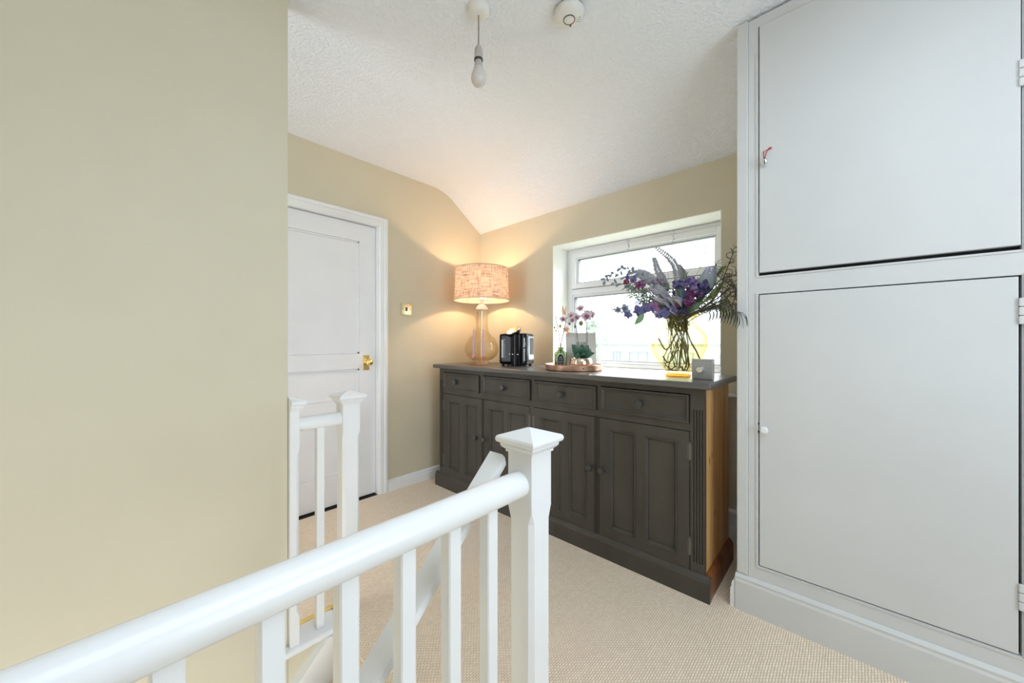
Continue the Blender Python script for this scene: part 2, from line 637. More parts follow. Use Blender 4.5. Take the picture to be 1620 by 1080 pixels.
# white painted lining of the reveal
bm = bmesh.new()
box(bm, WX0 - 0.001, WX0 + 0.004, YB + 0.001, 2.60, WZ0, WZ1)
box(bm, WX1 - 0.004, WX1 + 0.001, YB + 0.001, 2.60, WZ0, WZ1)
box(bm, WX0 + 0.004, WX1 - 0.004, YB + 0.001, 2.60, WZ1 - 0.004, WZ1 + 0.001)
box(bm, WX0 + 0.004, WX1 - 0.004, YB + 0.001, 2.60, WZ0 - 0.001, WZ0 + 0.010)
struct('trim_window_reveal', bm, M_REVEAL)

# near wall beside the stairs
bm = bmesh.new()
box(bm, -1.64, XS0, -2.2, 0.440, -2.6, 2.6, 0.006)
struct('wall_stair', bm, M_WALL, smooth=30)
bm = bmesh.new()
box(bm, -1.60, XS0, 0.4395, 0.70, -2.6, -0.028)
struct('wall_stair_lower', bm, M_WALL)

# walls behind and beside the camera
struct('wall_right', B(1.35, 1.5, -2.2, 2.34, 0, 2.7), M_WALL)
struct('wall_rear', B(-1.52, 1.5, -2.35, -2.2, -2.6, 2.7), M_WALL)

# ---- landing edge trim (white board with rounded nosing), brass bar, stair string
bm = bmesh.new()
prism(bm, [(-1.605, -0.028), (-1.497, -0.028), (-1.488, -0.022), (-1.485, -0.014), (-1.488, -0.006), (-1.497, 0.0), (-1.605, 0.0)], 'y', 0.40, 0.70)
struct('trim_landing_edge', bm, M_GLOSS, smooth=50)
bm = bmesh.new()
prism(bm, [(-1.622, 0.0), (-1.600, 0.0), (-1.600, 0.003), (-1.606, 0.008), (-1.611, 0.004), (-1.616, 0.008), (-1.622, 0.004)], 'y', 0.472, 0.655)
tag(obj('carpet_bar', bm, M_BRASS), 'polished brass carpet edging bar along the far landing edge', 'carpet bar')
bm = bmesh.new()
prism(bm, [(0.615, -0.030), (0.560, -0.030), (-1.2, -1.79), (-1.2, -2.15), (0.615, -0.33)], 'x', XS0, -1.492)
prism(bm, [(0.60, -0.028), (0.565, -0.024), (-1.2, -1.78), (-1.2, -1.80), (0.575, -0.034)], 'x', XS0, -1.480)
struct('trim_stair_string', bm, M_GLOSS)

# ---- staircase going down beside the near wall
stairs = bpy.data.objects.new('stairs', None)
stairs.location = (XS0, YS, 0)
COL.objects.link(stairs)
stairs['kind'] = 'structure'
for k in range(1, 8):
    y1, z1 = YS - 0.2 * (k - 1), -0.2 * k
    bm = bmesh.new()
    box(bm, -1.492, -0.56, y1 - 0.225, y1, z1 - 0.03, z1, 0.010)
    box(bm, -1.492, -0.56, y1 - 0.02, y1 - 0.001, z1, z1 + 0.172)
    obj('tread', bm, M_CARPET, stairs, smooth=30)
bm = bmesh.new()
prism(bm, [(YS + 0.05, 0.0008), (YS - 0.012, 0.0008), (YS - 0.020, -0.005), (YS - 0.022, -0.016), (YS - 0.018, -0.030), (YS + 0.05, -0.030)], 'x', -1.485, -0.56)
obj('nosing', bm, M_CARPET, stairs, smooth=30)

# ---- skirting boards
def skirting_prof(t=0.018, h=0.1):
    return [(0, 0), (t, 0), (t, h * 0.66), (t * 0.72, h * 0.74), (t * 0.72, h * 0.86), (t * 0.35, h), (0, h)]


bm = bmesh.new()
prism(bm, [(XD + a, z) for a, z in skirting_prof(0.02, 0.085)], 'y', 1.394, YB)
struct('baseboard_left', bm, M_GLOSS)
bm = bmesh.new()
prism(bm, [(YB - a, z) for a, z in [(0, 0), (0.016, 0), (0.016, 0.055), (0.02, 0.06), (0.02, 0.092), (0.014, 0.10), (0.014, 0.160), (0.026, 0.166), (0.026, 0.182), (0.008, 0.19), (0, 0.19)]], 'x', XD, -0.36)
struct('baseboard_back', bm, M_GLOSS)
bm = bmesh.new()
prism(bm, [(YB - a, z) for a, z in [(0, 0.803), (0.01, 0.807), (0.024, 0.814), (0.024, 0.826), (0, 0.830)]], 'x', -0.70, -0.36)
struct('trim_dado', bm, M_GLOSS)

# ------------------------------------------------------------------ door with architrave
door = bpy.data.objects.new('door_1', None)
door.location = (XD, DY1, 0)
COL.objects.link(door)
door['kind'] = 'structure'
bm = bmesh.new()
prof = [(0.0, 0.0), (0.0, 0.016), (0.010, 0.022), (0.024, 0.022), (0.027, 0.016), (0.056, 0.014), (0.066, 0.010), (0.070, 0.0)]  # (outwards from outer edge, proud of wall)
OY, OZ = 1.394, 2.028


def arch(bm, pts_fn):
    loft(bm, pts_fn, cap=True)


# right jamb moulding + head moulding, mitred
rings = []
for z in (0.0,):
    rings.append([(XD + q, OY - a, z) for a, q in prof])
rings.append([(XD + q, OY - a, OZ - a) for a, q in prof])
rings.append([(XD + q, DY0 - 0.069 + a, OZ - a) for a, q in prof])
rings.append([(XD + q, DY0 - 0.069 + a, 0.0) for a, q in prof])
loft(bm, rings)
obj('architrave', bm, M_GLOSS, door)
bm = bmesh.new()
box(bm, -2.69, XD + 0.004, DY1 - 0.006, DY1 + 0.001, 0, DZ)
box(bm, -2.69, XD + 0.004, DY0 - 0.001, DY0 + 0.006, 0, DZ)
box(bm, -2.69, XD + 0.004, DY0, DY1, DZ - 0.006, DZ + 0.001)
obj('door_frame', bm, M_GLOSS, door)
# leaf: stiles, rails and sunk panels
lx0, lx1 = -2.615, -2.575
ly0, ly1, lz0, lz1 = 0.554, 1.316, 0.012, 1.955
sy0, sy1 = ly0 + 0.115, 1.197
rails = [(lz0, 0.216), (0.716, 0.722), (0.926, 1.034), (1.832, lz1)]
bm = bmesh.new()
box(bm, lx0, lx1, ly0, sy0, lz0, lz1)
box(bm, lx0, lx1, sy1, ly1, lz0, lz1)
rails = [(lz0, 0.216), (0.640, 0.716), (0.926, 1.034), (1.832, lz1)]
for a, b in rails:
    box(bm, lx0, lx1, sy0, sy1, a, b)
leafd = obj('door_leaf', bm, M_DOORW, door)
for (a, b) in ((0.216, 0.640), (0.716, 0.926), (1.034, 1.832)):
    bm = bmesh.new()
    box(bm, lx0 + 0.008, lx1 - 0.014, sy0 + 0.0005, sy1 - 0.0005, a + 0.0005, b - 0.0005)
    # ogee bead round the panel
    for (p0, p1, q0, q1) in ((sy0, sy0 + 0.012, a, b), (sy1 - 0.012, sy1, a, b), (sy0, sy1, a, a + 0.012), (sy0, sy1, b - 0.012, b)):
        box(bm, lx1 - 0.014, lx1 - 0.005, p0 + 0.001, p1 - 0.001, q0 + 0.001, q1 - 0.001)
    obj('panel', bm, M_DOORW, leafd)
# brass knob on its plate
bm = B(lx1 + 0.0005, lx1 + 0.005, 1.222, 1.268, 0.915, 1.022, 0.001)
plate = obj('knob_plate', bm, M_BRASS, door)
bm = bmesh.new()
lathe(bm, [(0, 0.066), (0.012, 0.0655), (0.021, 0.060), (0.0255, 0.050), (0.023, 0.040), (0.014, 0.032), (0.010, 0.024), (0.010, 0.008), (0.016, 0.0), (0, 0)], 20)
bmesh.ops.rotate(bm, verts=bm.verts[:], cent=(0, 0, 0), matrix=Matrix.Rotation(pi / 2, 3, 'Y'))
bmesh.ops.translate(bm, verts=bm.verts[:], vec=(lx1 + 0.005, 1.245, 0.972))
obj('knob', bm, M_BRASS, plate, smooth=True)
bm = B(-2.70, -2.545, DY0, DY1, -0.02, 0.0008)
obj('threshold', bm, M_BLACK, door)
bm = B(-2.72, -2.70, DY0 - .1, DY1 + .1, 0, 2.1)
obj('backing', bm, M_BLACK, door)

# ------------------------------------------------------------------ light switch
sw = thing('light_switch', 'square brass light switch plate on the wall beside the white door', 'light switch', (XD, 1.553, 1.371))
obj('plate', B(XD + 0.0008, XD + 0.009, 1.508, 1.598, 1.326, 1.416, 0.002), M_BRASSP, sw, smooth=30)
obj('rocker', B(XD + 0.009, XD + 0.013, 1.545, 1.561, 1.356, 1.386, 0.001), M_DARKRING, sw)
for y in (1.519, 1.587):
    bm = bmesh.new()
    tube(bm, [(XD + 0.0085, y, 1.371), (XD + 0.0102, y, 1.371)], 0.004, 10)
    obj('screw', bm, M_STEEL, sw)

# ------------------------------------------------------------------ window
win = bpy.data.objects.new('window_1', None)
win.location = ((WX0 + WX1) / 2, YF, WZ0)
COL.objects.link(win)
win['kind'] = 'structure'
bm = bmesh.new()
fx0, fx1 = WX0 + 0.0045, WX1 - 0.0045
box(bm, fx0, -1.668, YF, 2.60, 0.926, 1.861, 0.003)
box(bm, -0.566, fx1, YF, 2.60, 0.926, 1.861, 0.003)
box(bm, -1.668, -0.566, YF, 2.60, 1.834, 1.861, 0.003)
box(bm, -1.668, -0.566, YF, 2.60, 1.496, 1.541, 0.003)
box(bm, -1.668, -0.566, YF, 2.60, 0.926, 0.953, 0.003)
obj('window_frame', bm, M_PVC, win)
bm = bmesh.new()
rect_frame(bm, -1.665, -0.569, 1.544, 1.831, 0.040, YF - 0.014, 2.59, bev=0.004)
rect_frame(bm, -1.625, -0.609, 1.580, 1.792, 0.013, YF + 0.004, 2.585)
sash = obj('sash', bm, M_PVC, win)
obj('gasket', rect_frame(bmesh.new(), -1.6668, -0.5672, 1.5424, 1.8326, 0.004, YF - 0.004, 2.58), M_SEAL, win)
obj('glazing_gasket', rect_frame(bmesh.new(), -1.612, -0.612 + 0.004, 1.588, 1.779, 0.004, YF + 0.002, 2.575), M_SEAL, sash)
obj('pane', B(-1.612, -0.608, 2.562, 2.568, 1.590, 1.778), G_PANE, sash)
obj('bead', rect_frame(bmesh.new(), -1.668, -0.566, 0.953, 1.496, 0.022, YF + 0.006, 2.59, bev=0.003), M_PVC, win)
obj('lower_gasket', rect_frame(bmesh.new(), -1.648, -0.586, 0.973, 1.476, 0.004, YF + 0.004, 2.58), M_SEAL, win)
obj('lower_pane', B(-1.645, -0.589, 2.562, 2.568, 0.976, 1.473), G_PANE, win)
bm = bmesh.new()
box(bm, -1.20, -1.08, YF - 0.026, YF - 0.014, 1.556, 1.572, 0.004)
tube(bm, spline([(-1.10, YF - 0.026, 1.565), (-1.12, YF - 0.04, 1.566), (-1.22, YF - 0.04, 1.560)]), 0.006, 8)
obj('window_handle', bm, M_PVC, sash)

# ------------------------------------------------------------------ built-in cupboard
CY = 1.79
cup = thing('built_in_cupboard', 'tall white painted built-in cupboard with two flush doors beside the window wall', 'cupboard', (-0.352, CY, 0))
bm = bmesh.new()
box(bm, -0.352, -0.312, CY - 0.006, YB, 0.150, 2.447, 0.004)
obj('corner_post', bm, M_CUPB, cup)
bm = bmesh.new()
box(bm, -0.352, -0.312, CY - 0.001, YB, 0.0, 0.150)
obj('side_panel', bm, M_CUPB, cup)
bm = bmesh.new()
box(bm, -0.311, -0.276, CY, CY + 0.03, 0.146, 2.444)
box(bm, 0.368, 0.60, CY, CY + 0.03, 0.146, 2.460)
box(bm, -0.276, 0.368, CY, CY + 0.03, 1.314, 1.388)
box(bm, -0.276, 0.368, CY, CY + 0.03, 0.146, 0.204)
box(bm, -0.276, 0.368, CY, CY + 0.03, 2.405, 2.446)
# small bead round each opening
for (z0, z1) in ((0.200, 1.318), (1.384, 2.30)):
    for x in (-0.2845, 0.371):
        box(bm, x, x + 0.006, CY - 0.003, CY + 0.001, z0, z1)
box(bm, -0.279, 0.371, CY - 0.003, CY + 0.001, 1.381, 1.385)
box(bm, -0.279, 0.371, CY - 0.003, CY + 0.001, 0.196, 0.200)
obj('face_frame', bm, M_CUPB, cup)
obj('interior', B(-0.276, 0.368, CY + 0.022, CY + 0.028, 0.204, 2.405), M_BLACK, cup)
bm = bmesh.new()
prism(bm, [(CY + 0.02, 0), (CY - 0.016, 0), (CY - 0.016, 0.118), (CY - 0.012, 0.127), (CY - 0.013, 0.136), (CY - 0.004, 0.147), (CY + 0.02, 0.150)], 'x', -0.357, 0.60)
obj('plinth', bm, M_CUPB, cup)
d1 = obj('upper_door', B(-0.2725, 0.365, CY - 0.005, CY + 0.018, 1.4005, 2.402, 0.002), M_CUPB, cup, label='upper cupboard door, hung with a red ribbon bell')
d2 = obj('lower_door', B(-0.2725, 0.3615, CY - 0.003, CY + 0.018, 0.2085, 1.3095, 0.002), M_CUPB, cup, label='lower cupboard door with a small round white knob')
bm = bmesh.new()
lathe(bm, [(0, 0.030), (0.010, 0.029), (0.0145, 0.024), (0.013, 0.017), (0.007, 0.012), (0.007, 0.003), (0.010, 0), (0, 0)], 18)
bmesh.ops.rotate(bm, verts=bm.verts[:], cent=(0, 0, 0), matrix=Matrix.Rotation(pi / 2, 3, 'X'))
bmesh.ops.translate(bm, verts=bm.verts[:], vec=(-0.254, CY - 0.003, 0.765))
obj('knob', bm, M_GLOSS, d2, smooth=True)
for z in (0.752, 0.785):
    bm = bmesh.new()
    ball(bm, (-0.2745, CY - 0.002, z), 0.003, 0.002, 0.006, 8, 6)
    obj('worn_notch', bm, M_BLACK, d2)
for z, d in ((1.86, d1), (1.17, d2), (0.34, d2)):
    bm = bmesh.new()
    for k in range(3):
        box(bm, 0.3605, 0.3725, CY - 0.010, CY - 0.001, z + k * 0.026, z + 0.0245 + k * 0.026, 0.003)
    obj('hinge', bm, M_CUPB, d)
# little skirting return on the cupboard's side
bm = bmesh.new()
prism(bm, [(-0.3585 - a, z) for a, z in skirting_prof(0.017, 0.115)], 'y', CY - 0.012, YB - 0.03)
struct('baseboard_cupboard', bm, M_GLOSS)

# ------------------------------------------------------------------ balustrades
def newel_post(bm, cx, cy, s, z0, zc, ch_top):
    h = s / 2

    def ring(z, c):
        c = max(c, 0.0006)
        return [(cx + x, cy + y, z) for x, y in ((h, -h + c), (h, h - c), (h - c, h), (-h + c, h), (-h, h - c), (-h, -h + c), (-h + c, -h), (h - c, -h))]
    loft(bm, [ring(z0, 0.001), ring(z0 + 0.10, 0.001), ring(z0 + 0.125, 0.010), ring(ch_top - 0.028, 0.010), ring(ch_top, 0.001), ring(zc, 0.001)])


def newel_cap(bm, cx, cy, z):
    prof = [(0.036, 0.0), (0.0385, 0.001), (0.0385, 0.006), (0.041, 0.008), (0.045, 0.0115), (0.0475, 0.016), (0.0475, 0.0205), (0.050, 0.0215),
            (0.0535, 0.0235), (0.0555, 0.028), (0.0555, 0.032), (0.0535, 0.0365), (0.050, 0.0385), (0.0, 0.0545)]
    rings = [[(cx + h * sx, cy + h * sy, z + dz) for sx, sy in ((1, -1), (1, 1), (-1, 1), (-1, -1))] for h, dz in prof[:-1]]
    loft(bm, rings, cap=False)
    bm.faces.ensure_lookup_table()
    top = [bm.verts.new(p) for p in rings[-1]]
    ap = bm.verts.new((cx, cy, z + prof[-1][1]))
    for i in range(4):
        bm.faces.new((top[i], top[(i + 1) % 4], ap))
    bot = [bm.verts.new(p) for p in rings[0]]
    bm.faces.new(bot)
    bmesh.ops.remove_doubles(bm, verts=bm.verts[:], dist=0.00005)


def rail_prof(cx, cz, r, flat=0.86):
    pts = []
    for k in range(20):
        a = 2 * pi * k / 20 + pi / 20
        x, z = cos(a) * r, sin(a) * r
        pts.append((cx + x, cz + max(z, -flat * r)))
    return pts


NX, NY = -0.538, 0.645
nb = thing('landing_balustrade', 'near white painted banister with square newel post in front of the sideboard', 'banister', (NX, NY, 0))
bm = bmesh.new()
newel_post(bm, NX, NY, 0.070, 0.0, 0.872, 0.750)
nw = obj('newel_post', bm, M_GLOSS, nb)
bm = bmesh.new()
newel_cap(bm, NX, NY, 0.8705)
obj('newel_cap', bm, M_GLOSS, nw, smooth=22)
bm = bmesh.new()
prism(bm, rail_prof(NX, 0.8055, 0.0285), 'y', -0.75, NY - 0.0345)
obj('handrail', bm, M_GLOSS, nb, smooth=50)
bm = B(NX - 0.035, NX + 0.035, -0.75, NY - 0.035, 0.0, 0.03, 0.003)
obj('base_rail', bm, M_GLOSS, nb)
y = 0.516
proto = None
for k in range(12):
    if proto is None:
        bm = bmesh.new()
        c = 0.0025
        h = 0.014
        for_ = [(h, -h + c), (h, h - c), (h - c, h), (-h + c, h), (-h, h - c), (-h, -h + c), (-h + c, -h), (h - c, -h)]
        loft(bm, [[(NX + a, y + b, z) for a, b in for_] for z in (0.03, 0.787)])
        proto = obj('baluster', bm, M_GLOSS, nb)
    else:
        o = proto.copy()
        COL.objects.link(o)
        o.parent = nb
        o.location = (0, -0.0952 * k, 0)

# sloping stair handrail that dives from the near newel beside the flight
sr = thing('stair_handrail', 'sloping white stair handrail descending behind the near banister', 'handrail', (-0.606, 0.57, 0.86))
bm = bmesh.new()
L0, L1 = V((-0.608, 0.610, 0.860)), V((-0.608, -1.2, -0.925))
d = (L1 - L0).normalized()
nrm = V((0, -d.z, d.y)).normalized()
if nrm.z < 0:
    nrm = -nrm
hw, th = 0.029, 0.022
sec = [(-hw, 0.006), (-hw + 0.006, 0), (hw - 0.012, 0), (hw - 0.003, 0.004), (hw, 0.012), (hw, th - 0.006), (hw - 0.006, th), (-hw + 0.006, th), (-hw, th - 0.006)]


def sl(p0, plumb):
    out = []
    for u, w in sec:
        p = p0 + V((u, 0, 0)) - nrm * w
        if plumb:   # plumb-cut end against the post
            k = (p0.y - p.y) / d.y
            p = p + d * k
        out.append(p)
    return out


loft(bm, [sl(L0, True), sl(L1, False)])
obj('rail', bm, M_GLOSS, sr, smooth=35)
bm = bmesh.new()
box(bm, -0.618, -0.594, -1.19, -1.15, -1.55, -0.90)
obj('support_post', bm, M_GLOSS, sr)

FX = -1.535
fb = thing('far_balustrade', 'short white banister section in front of the white door', 'banister', (FX, 0.665, 0))
bm = bmesh.new()
newel_post(bm, FX, 0.665, 0.069, -0.001, 0.866, 0.752)
nw = obj('newel_post', bm, M_GLOSS, fb)
bm = bmesh.new()
newel_cap(bm, FX, 0.665, 0.8645)
obj('newel_cap', bm, M_GLOSS, nw, smooth=22)
bm = bmesh.new()
newel_post(bm, FX, 0.4372, 0.069, 0.0005, 0.866, 0.725)
bmesh.ops.bisect_plane(bm, geom=bm.verts[:] + bm.edges[:] + bm.faces[:], plane_co=(0, 0.4405, 0), plane_no=(0, 1, 0), clear_inner=True)
bmesh.ops.holes_fill(bm, edges=bm.edges[:])
nw = obj('half_newel', bm, M_GLOSS, fb)
bm = bmesh.new()
newel_cap(bm, FX, 0.4372, 0.8645)
bmesh.ops.bisect_plane(bm, geom=bm.verts[:] + bm.edges[:] + bm.faces[:], plane_co=(0, 0.4405, 0), plane_no=(0, 1, 0), clear_inner=True)
bmesh.ops.holes_fill(bm, edges=bm.edges[:])
obj('newel_cap', bm, M_GLOSS, nw, smooth=22)
bm = bmesh.new()
prism(bm, rail_prof(FX, 0.805, 0.0265), 'y', 0.471, 0.631)
obj('handrail', bm, M_GLOSS, fb, smooth=50)
bm = bmesh.new()
loft(bm, [[(FX + a, 0.554 + b, z) for a, b in for_] for z in (0.0005, 0.791)])
obj('baluster', bm, M_GLOSS, fb)

# ------------------------------------------------------------------ sideboard
BX0, BX1, BY0, BY1 = -2.372, -0.464, 1.742, 2.165
sb = thing('sideboard', 'long charcoal painted pine sideboard with four drawers and four doors under the window', 'sideboard', (-1.418, 1.95, 0))
# carcass
bm = bmesh.new()
box(bm, BX0 + 0.002, BX1 - 0.020, BY0 + 0.022, BY1 - 0.003, 0.095, 0.914)
obj('carcass', bm, M_CHAR, sb)
# face frame: rails and stiles round the drawers and doors
bm = bmesh.new()
FYa, FYb = BY0, BY0 + 0.0215
box(bm, BX0 + 0.002, BX1, FYa, FYb, 0.886, 0.914)
box(bm, -2.317, -0.524, FYa, FYb, 0.722, 0.755)
for a, b in ((-1.902, -1.874), (-1.439, -1.418), (-0.987, -0.965)):
    box(bm, a, b, FYa, FYb, 0.755, 0.886)
box(bm, -1.449, -1.418, FYa, FYb, 0.10, 0.722)
box(bm, -2.317, -0.524, FYa, FYb, 0.0945, 0.101)
obj('face_frame', bm, M_CHAR, sb)


def fluted(x0, x1, name):
    """corner stile with reeded grooves between z 0.146 and 0.819"""
    bm = bmesh.new()
    box(bm, x0, x1, FYa, FYb, 0.0945, 0.146)
    box(bm, x0, x1, FYa, FYb, 0.819, 0.886)
    n = 4
    m0, m1 = x0 + 0.007, x1 - 0.007
    w = (m1 - m0) / n
    poly = [(x1, FYb), (x1, FYa), (m1, FYa)]
    for k in reversed(range(n)):
        a, b = m0 + k * w, m0 + (k + 1) * w
        poly += [(b - 0.0015, FYa + 0.006), (b - 0.0045, FYa + 0.006), (b - 0.006, FYa), (a, FYa)] if k else [(b - 0.0015, FYa + 0.006), (b - 0.0045, FYa + 0.006), (b - 0.006, FYa)]
    poly += [(x0, FYa), (x0, FYb)]
    prism(bm, poly, 'z', 0.146, 0.819)
    return obj(name, bm, M_CHAR, sb)


fluted(-2.370, -2.317, 'fluted_stile')
fluted(-0.524, BX1, 'fluted_stile')
# bare pine end
bm = B(BX1 - 0.019, BX1 - 0.0005, BY0 + 0.022, BY1, 0.095, 0.914)
pe = obj('end_panel', bm, M_PINE, sb, label='bare waxed pine end panel')
for y, z, r in ((1.815, 0.585, 0.011), (1.855, 0.60, 0.008), (1.90, 0.32, 0.010)):
    bm = bmesh.new()
    ball(bm, (BX1 - 0.0006, y, z), 0.0009, r * 0.6, r * 1.8, 12, 6)
    obj('knot', bm, M_KNOT, pe)
# plinth
pl = [(0, 0), (0.022, 0), (0.022, 0.082), (0.018, 0.088), (0.016, 0.094), (0.006, 0.104), (0, 0.106)]
bm = bmesh.new()
prism(bm, [(BY0 + 0.0005 - a, z) for a, z in pl], 'x', BX0 - 0.028, BX1 + 0.024)
obj('plinth', bm, M_CHAR, sb)
bm = bmesh.new()
prism(bm, [(BX1 + a, z) for a, z in pl], 'y', BY0 + 0.001, BY1)
obj('end_plinth', bm, M_PINED, sb, label='dark stained pine plinth')
bm = bmesh.new()
prism(bm, [(BX0 - a, z) for a, z in pl], 'y', BY0 + 0.001, BY1)
obj('end_plinth', bm, M_CHAR, sb)
# top with rounded nosing
bm = B(-2.402, -0.431, 1.698, 2.190, 0.9145, 0.9435, 0.009, seg=4)
obj('top', bm, M_TOP, sb, smooth=40)


def knob(cx, z, r, parent, y=None):
    bm = bmesh.new()
    lathe(bm, [(0, 0.034), (r * 0.55, 0.0335), (r * 0.9, 0.030), (r, 0.025), (r * 0.93, 0.019), (r * 0.62, 0.014), (r * 0.52, 0.008), (r * 0.60, 0.003), (r * 0.70, 0.0), (0, 0)], 20)
    bmesh.ops.rotate(bm, verts=bm.verts[:], cent=(0, 0, 0), matrix=Matrix.Rotation(pi / 2, 3, 'X'))
    bmesh.ops.translate(bm, verts=bm.verts[:], vec=(cx, (BY0 if y is None else y), z))
    return obj('knob', bm, M_CHARK, parent, smooth=True)


def moulding(bm, x0, x1, z0, z1, w, y_out, y_in):
    """picture-frame moulding: outer edge at y_out, sloping to y_in at its inner edge"""
    def ring(t, y):
        return [(x0 + t, y, z0 + t), (x1 - t, y, z0 + t), (x1 - t, y, z1 - t), (x0 + t, y, z1 - t)]
    rs = [ring(0, y_in), ring(0, y_out), ring(w * 0.35, y_out), ring(w * 0.6, y_out + (y_in - y_out) * 0.45), ring(w, y_out + (y_in - y_out) * 0.75), ring(w, y_in)]
    loft(bm, rs, cap=False)


for (a, b, kx) in ((-2.313, -1.906, -2.161), (-1.870, -1.443, -1.671), (-1.414, -0.991, -1.216), (-0.961, -0.528, -0.754)):
    bm = bmesh.new()
    box(bm, a, b, BY0 - 0.001, BY0 + 0.020, 0.758, 0.882)
    moulding(bm, a, b, 0.758, 0.882, 0.022, BY0 - 0.012, BY0 - 0.0005)
    dr = obj('drawer', bm, M_CHAR, sb)
    knob(kx, 0.818, 0.021, dr)

doors = [(-2.313, -1.886, (-2.268, -2.128), (-2.072, -1.938), -1.937, -2.3155), (-1.860, -1.451, (-1.815, -1.678), (-1.638, -1.488), -1.846, -1.450),
         (-1.416, -1.002, (-1.368, -1.224), (-1.173, -1.050), -1.023, -1.417), (-0.972, -0.527, (-0.918, -0.775), (-0.734, -0.578), -0.952, -0.5255)]
for i, (a, b, p1, p2, kx, hx) in enumerate(doors):
    z0, z1 = 0.102, 0.719
    ya, yb = BY0 - 0.003, BY0 + 0.019
    pz0, pz1 = 0.150, 0.668
    bm = bmesh.new()
    for (u, v) in ((a, p1[0]), (p1[1], p2[0]), (p2[1], b)):
        box(bm, u, v, ya, yb, z0, z1)
    for (u, v) in (p1, p2):
        box(bm, u, v, ya, yb, z0, pz0)
        box(bm, u, v, ya, yb, pz1, z1)
    dd = obj('door', bm, M_CHAR, sb)
    for (u, v) in (p1, p2):
        bm = bmesh.new()
        box(bm, u + 0.0005, v - 0.0005, BY0 + 0.010, BY0 + 0.016, pz0 + 0.0005, pz1 - 0.0005)
        moulding(bm, u + 0.0004, v - 0.0004, pz0 + 0.0004, pz1 - 0.0004, 0.017, ya - 0.003, BY0 + 0.0098)
        obj('panel', bm, M_CHAR, dd)
    knob(kx, 0.448, 0.0175, dd, ya)
    for z in (0.210, 0.632):
        bm = bmesh.new()
        tube(bm, [(hx, BY0 - 0.004, z - 0.038), (hx, BY0 - 0.004, z + 0.038)], 0.0042, 8)
        tube(bm, [(hx, BY0 - 0.004, z + 0.038), (hx, BY0 - 0.004, z + 0.043)], 0.0028, 8)
        box(bm, hx - 0.008, hx + 0.008, BY0 - 0.0035, BY0 - 0.0005, z - 0.034, z + 0.034)
        obj('hinge', bm, M_STEEL, dd)
# reeded meeting strips between each pair of doors
for (a, b) in ((-1.8845, -1.8615), (-1.0005, -0.9735)):
    bm = bmesh.new()
    n = 3
    w = (b - a) / n
    poly = [(b, BY0 + 0.02)]
    for k in reversed(range(n)):
        x0, x1 = a + k * w, a + (k + 1) * w
        poly += [(x1 - 0.0006, BY0 + 0.002), (x1 - w * 0.3, BY0 - 0.006), (x0 + w * 0.3, BY0 - 0.006), (x0 + 0.0006, BY0 + 0.002)]
    poly += [(a, BY0 + 0.02)]
    prism(bm, poly, 'z', 0.104, 0.719)
    obj('meeting_strip', bm, M_CHAR, sb)

# lamp flex hanging down behind the left end of the sideboard
bm = bmesh.new()
tube(bm, spline([(-2.425, 2.10, 0.905), (-2.430, 1.98, 0.70), (-2.422, 1.92, 0.48), (-2.444, 1.90, 0.28), (-2.476, 1.88, 0.10), (-2.50, 1.90, 0.006), (-2.51, 2.05, 0.006)]), 0.0038, 8)
tag(obj('lamp_flex', bm, M_PLASTW, smooth=True), 'thin white lamp flex trailing down beside the left end of the sideboard', 'cable')

# ------------------------------------------------------------------ table lamp
TZ = 0.9440
lx, ly = -2.213, 2.045
lamp = thing('table_lamp', 'lit table lamp with gold glass gourd base and natural linen drum shade', 'lamp', (lx, ly, TZ))
bm = bmesh.new()
lathe(bm, [(0.0, 0.0), (0.064, 0.0), (0.064, 0.012), (0.056, 0.020), (0.0, 0.020)], 40, (lx, ly, TZ))
obj('foot', bm, G_CLEAR, lamp, smooth=True)
bm = bmesh.new()
gourd = [(0.050, 0.021), (0.090, 0.034), (0.121, 0.062), (0.135, 0.098), (0.136, 0.130), (0.127, 0.165), (0.106, 0.198), (0.080, 0.222), (0.062, 0.245), (0.052, 0.272),
         (0.0475, 0.305), (0.0475, 0.345), (0.050, 0.385), (0.0515, 0.415), (0.0505, 0.435), (0.043, 0.455), (0.030, 0.470), (0.016, 0.478)]
lathe(bm, gourd, 48, (lx, ly, TZ), cap=False)
obj('glass_base', bm, G_LAMP, lamp, smooth=True)
bm = bmesh.new()
tube(bm, [(lx, ly, TZ + 0.02), (lx, ly, TZ + 0.47)], 0.006, 10)
obj('inner_rod', bm, M_SILVER, lamp, smooth=True)
bm = bmesh.new()
lathe(bm, [(0.044, 0.430), (0.050, 0.433), (0.0495, 0.440), (0.042, 0.458), (0.029, 0.473), (0.014, 0.481), (0.011, 0.500), (0.0, 0.500)], 28, (lx, ly, TZ))
obj('neck_cap', bm, M_PLASTW, lamp, smooth=True)
bm = bmesh.new()
lathe(bm, [(0, 0.500), (0.015, 0.500), (0.017, 0.505), (0.017, 0.520), (0.013, 0.526), (0, 0.526)], 20, (lx, ly, TZ))
for a in range(3):
    an = a * 2 * pi / 3 + 0.4
    tube(bm, [(lx + 0.016 * cos(an), ly + 0.016 * sin(an), TZ + 0.518), (lx + 0.10 * cos(an), ly + 0.10 * sin(an), TZ + 0.590), (lx + 0.219 * cos(an), ly + 0.219 * sin(an), TZ + 0.60)], 0.0018, 6)
obj('bulb_holder', bm, M_PLASTW, lamp, smooth=True)
M_LIT = mat('lit_opal_bulb', (1, 0.9, 0.75), 0.4, emit=(1.0, 0.78, 0.5), estr=9.0)
bm = bmesh.new()
lathe(bm, [(0.012, 0.526), (0.013, 0.536), (0.022, 0.558), (0.026, 0.578), (0.022, 0.596), (0.010, 0.606), (0.0, 0.608)], 20, (lx, ly, TZ))
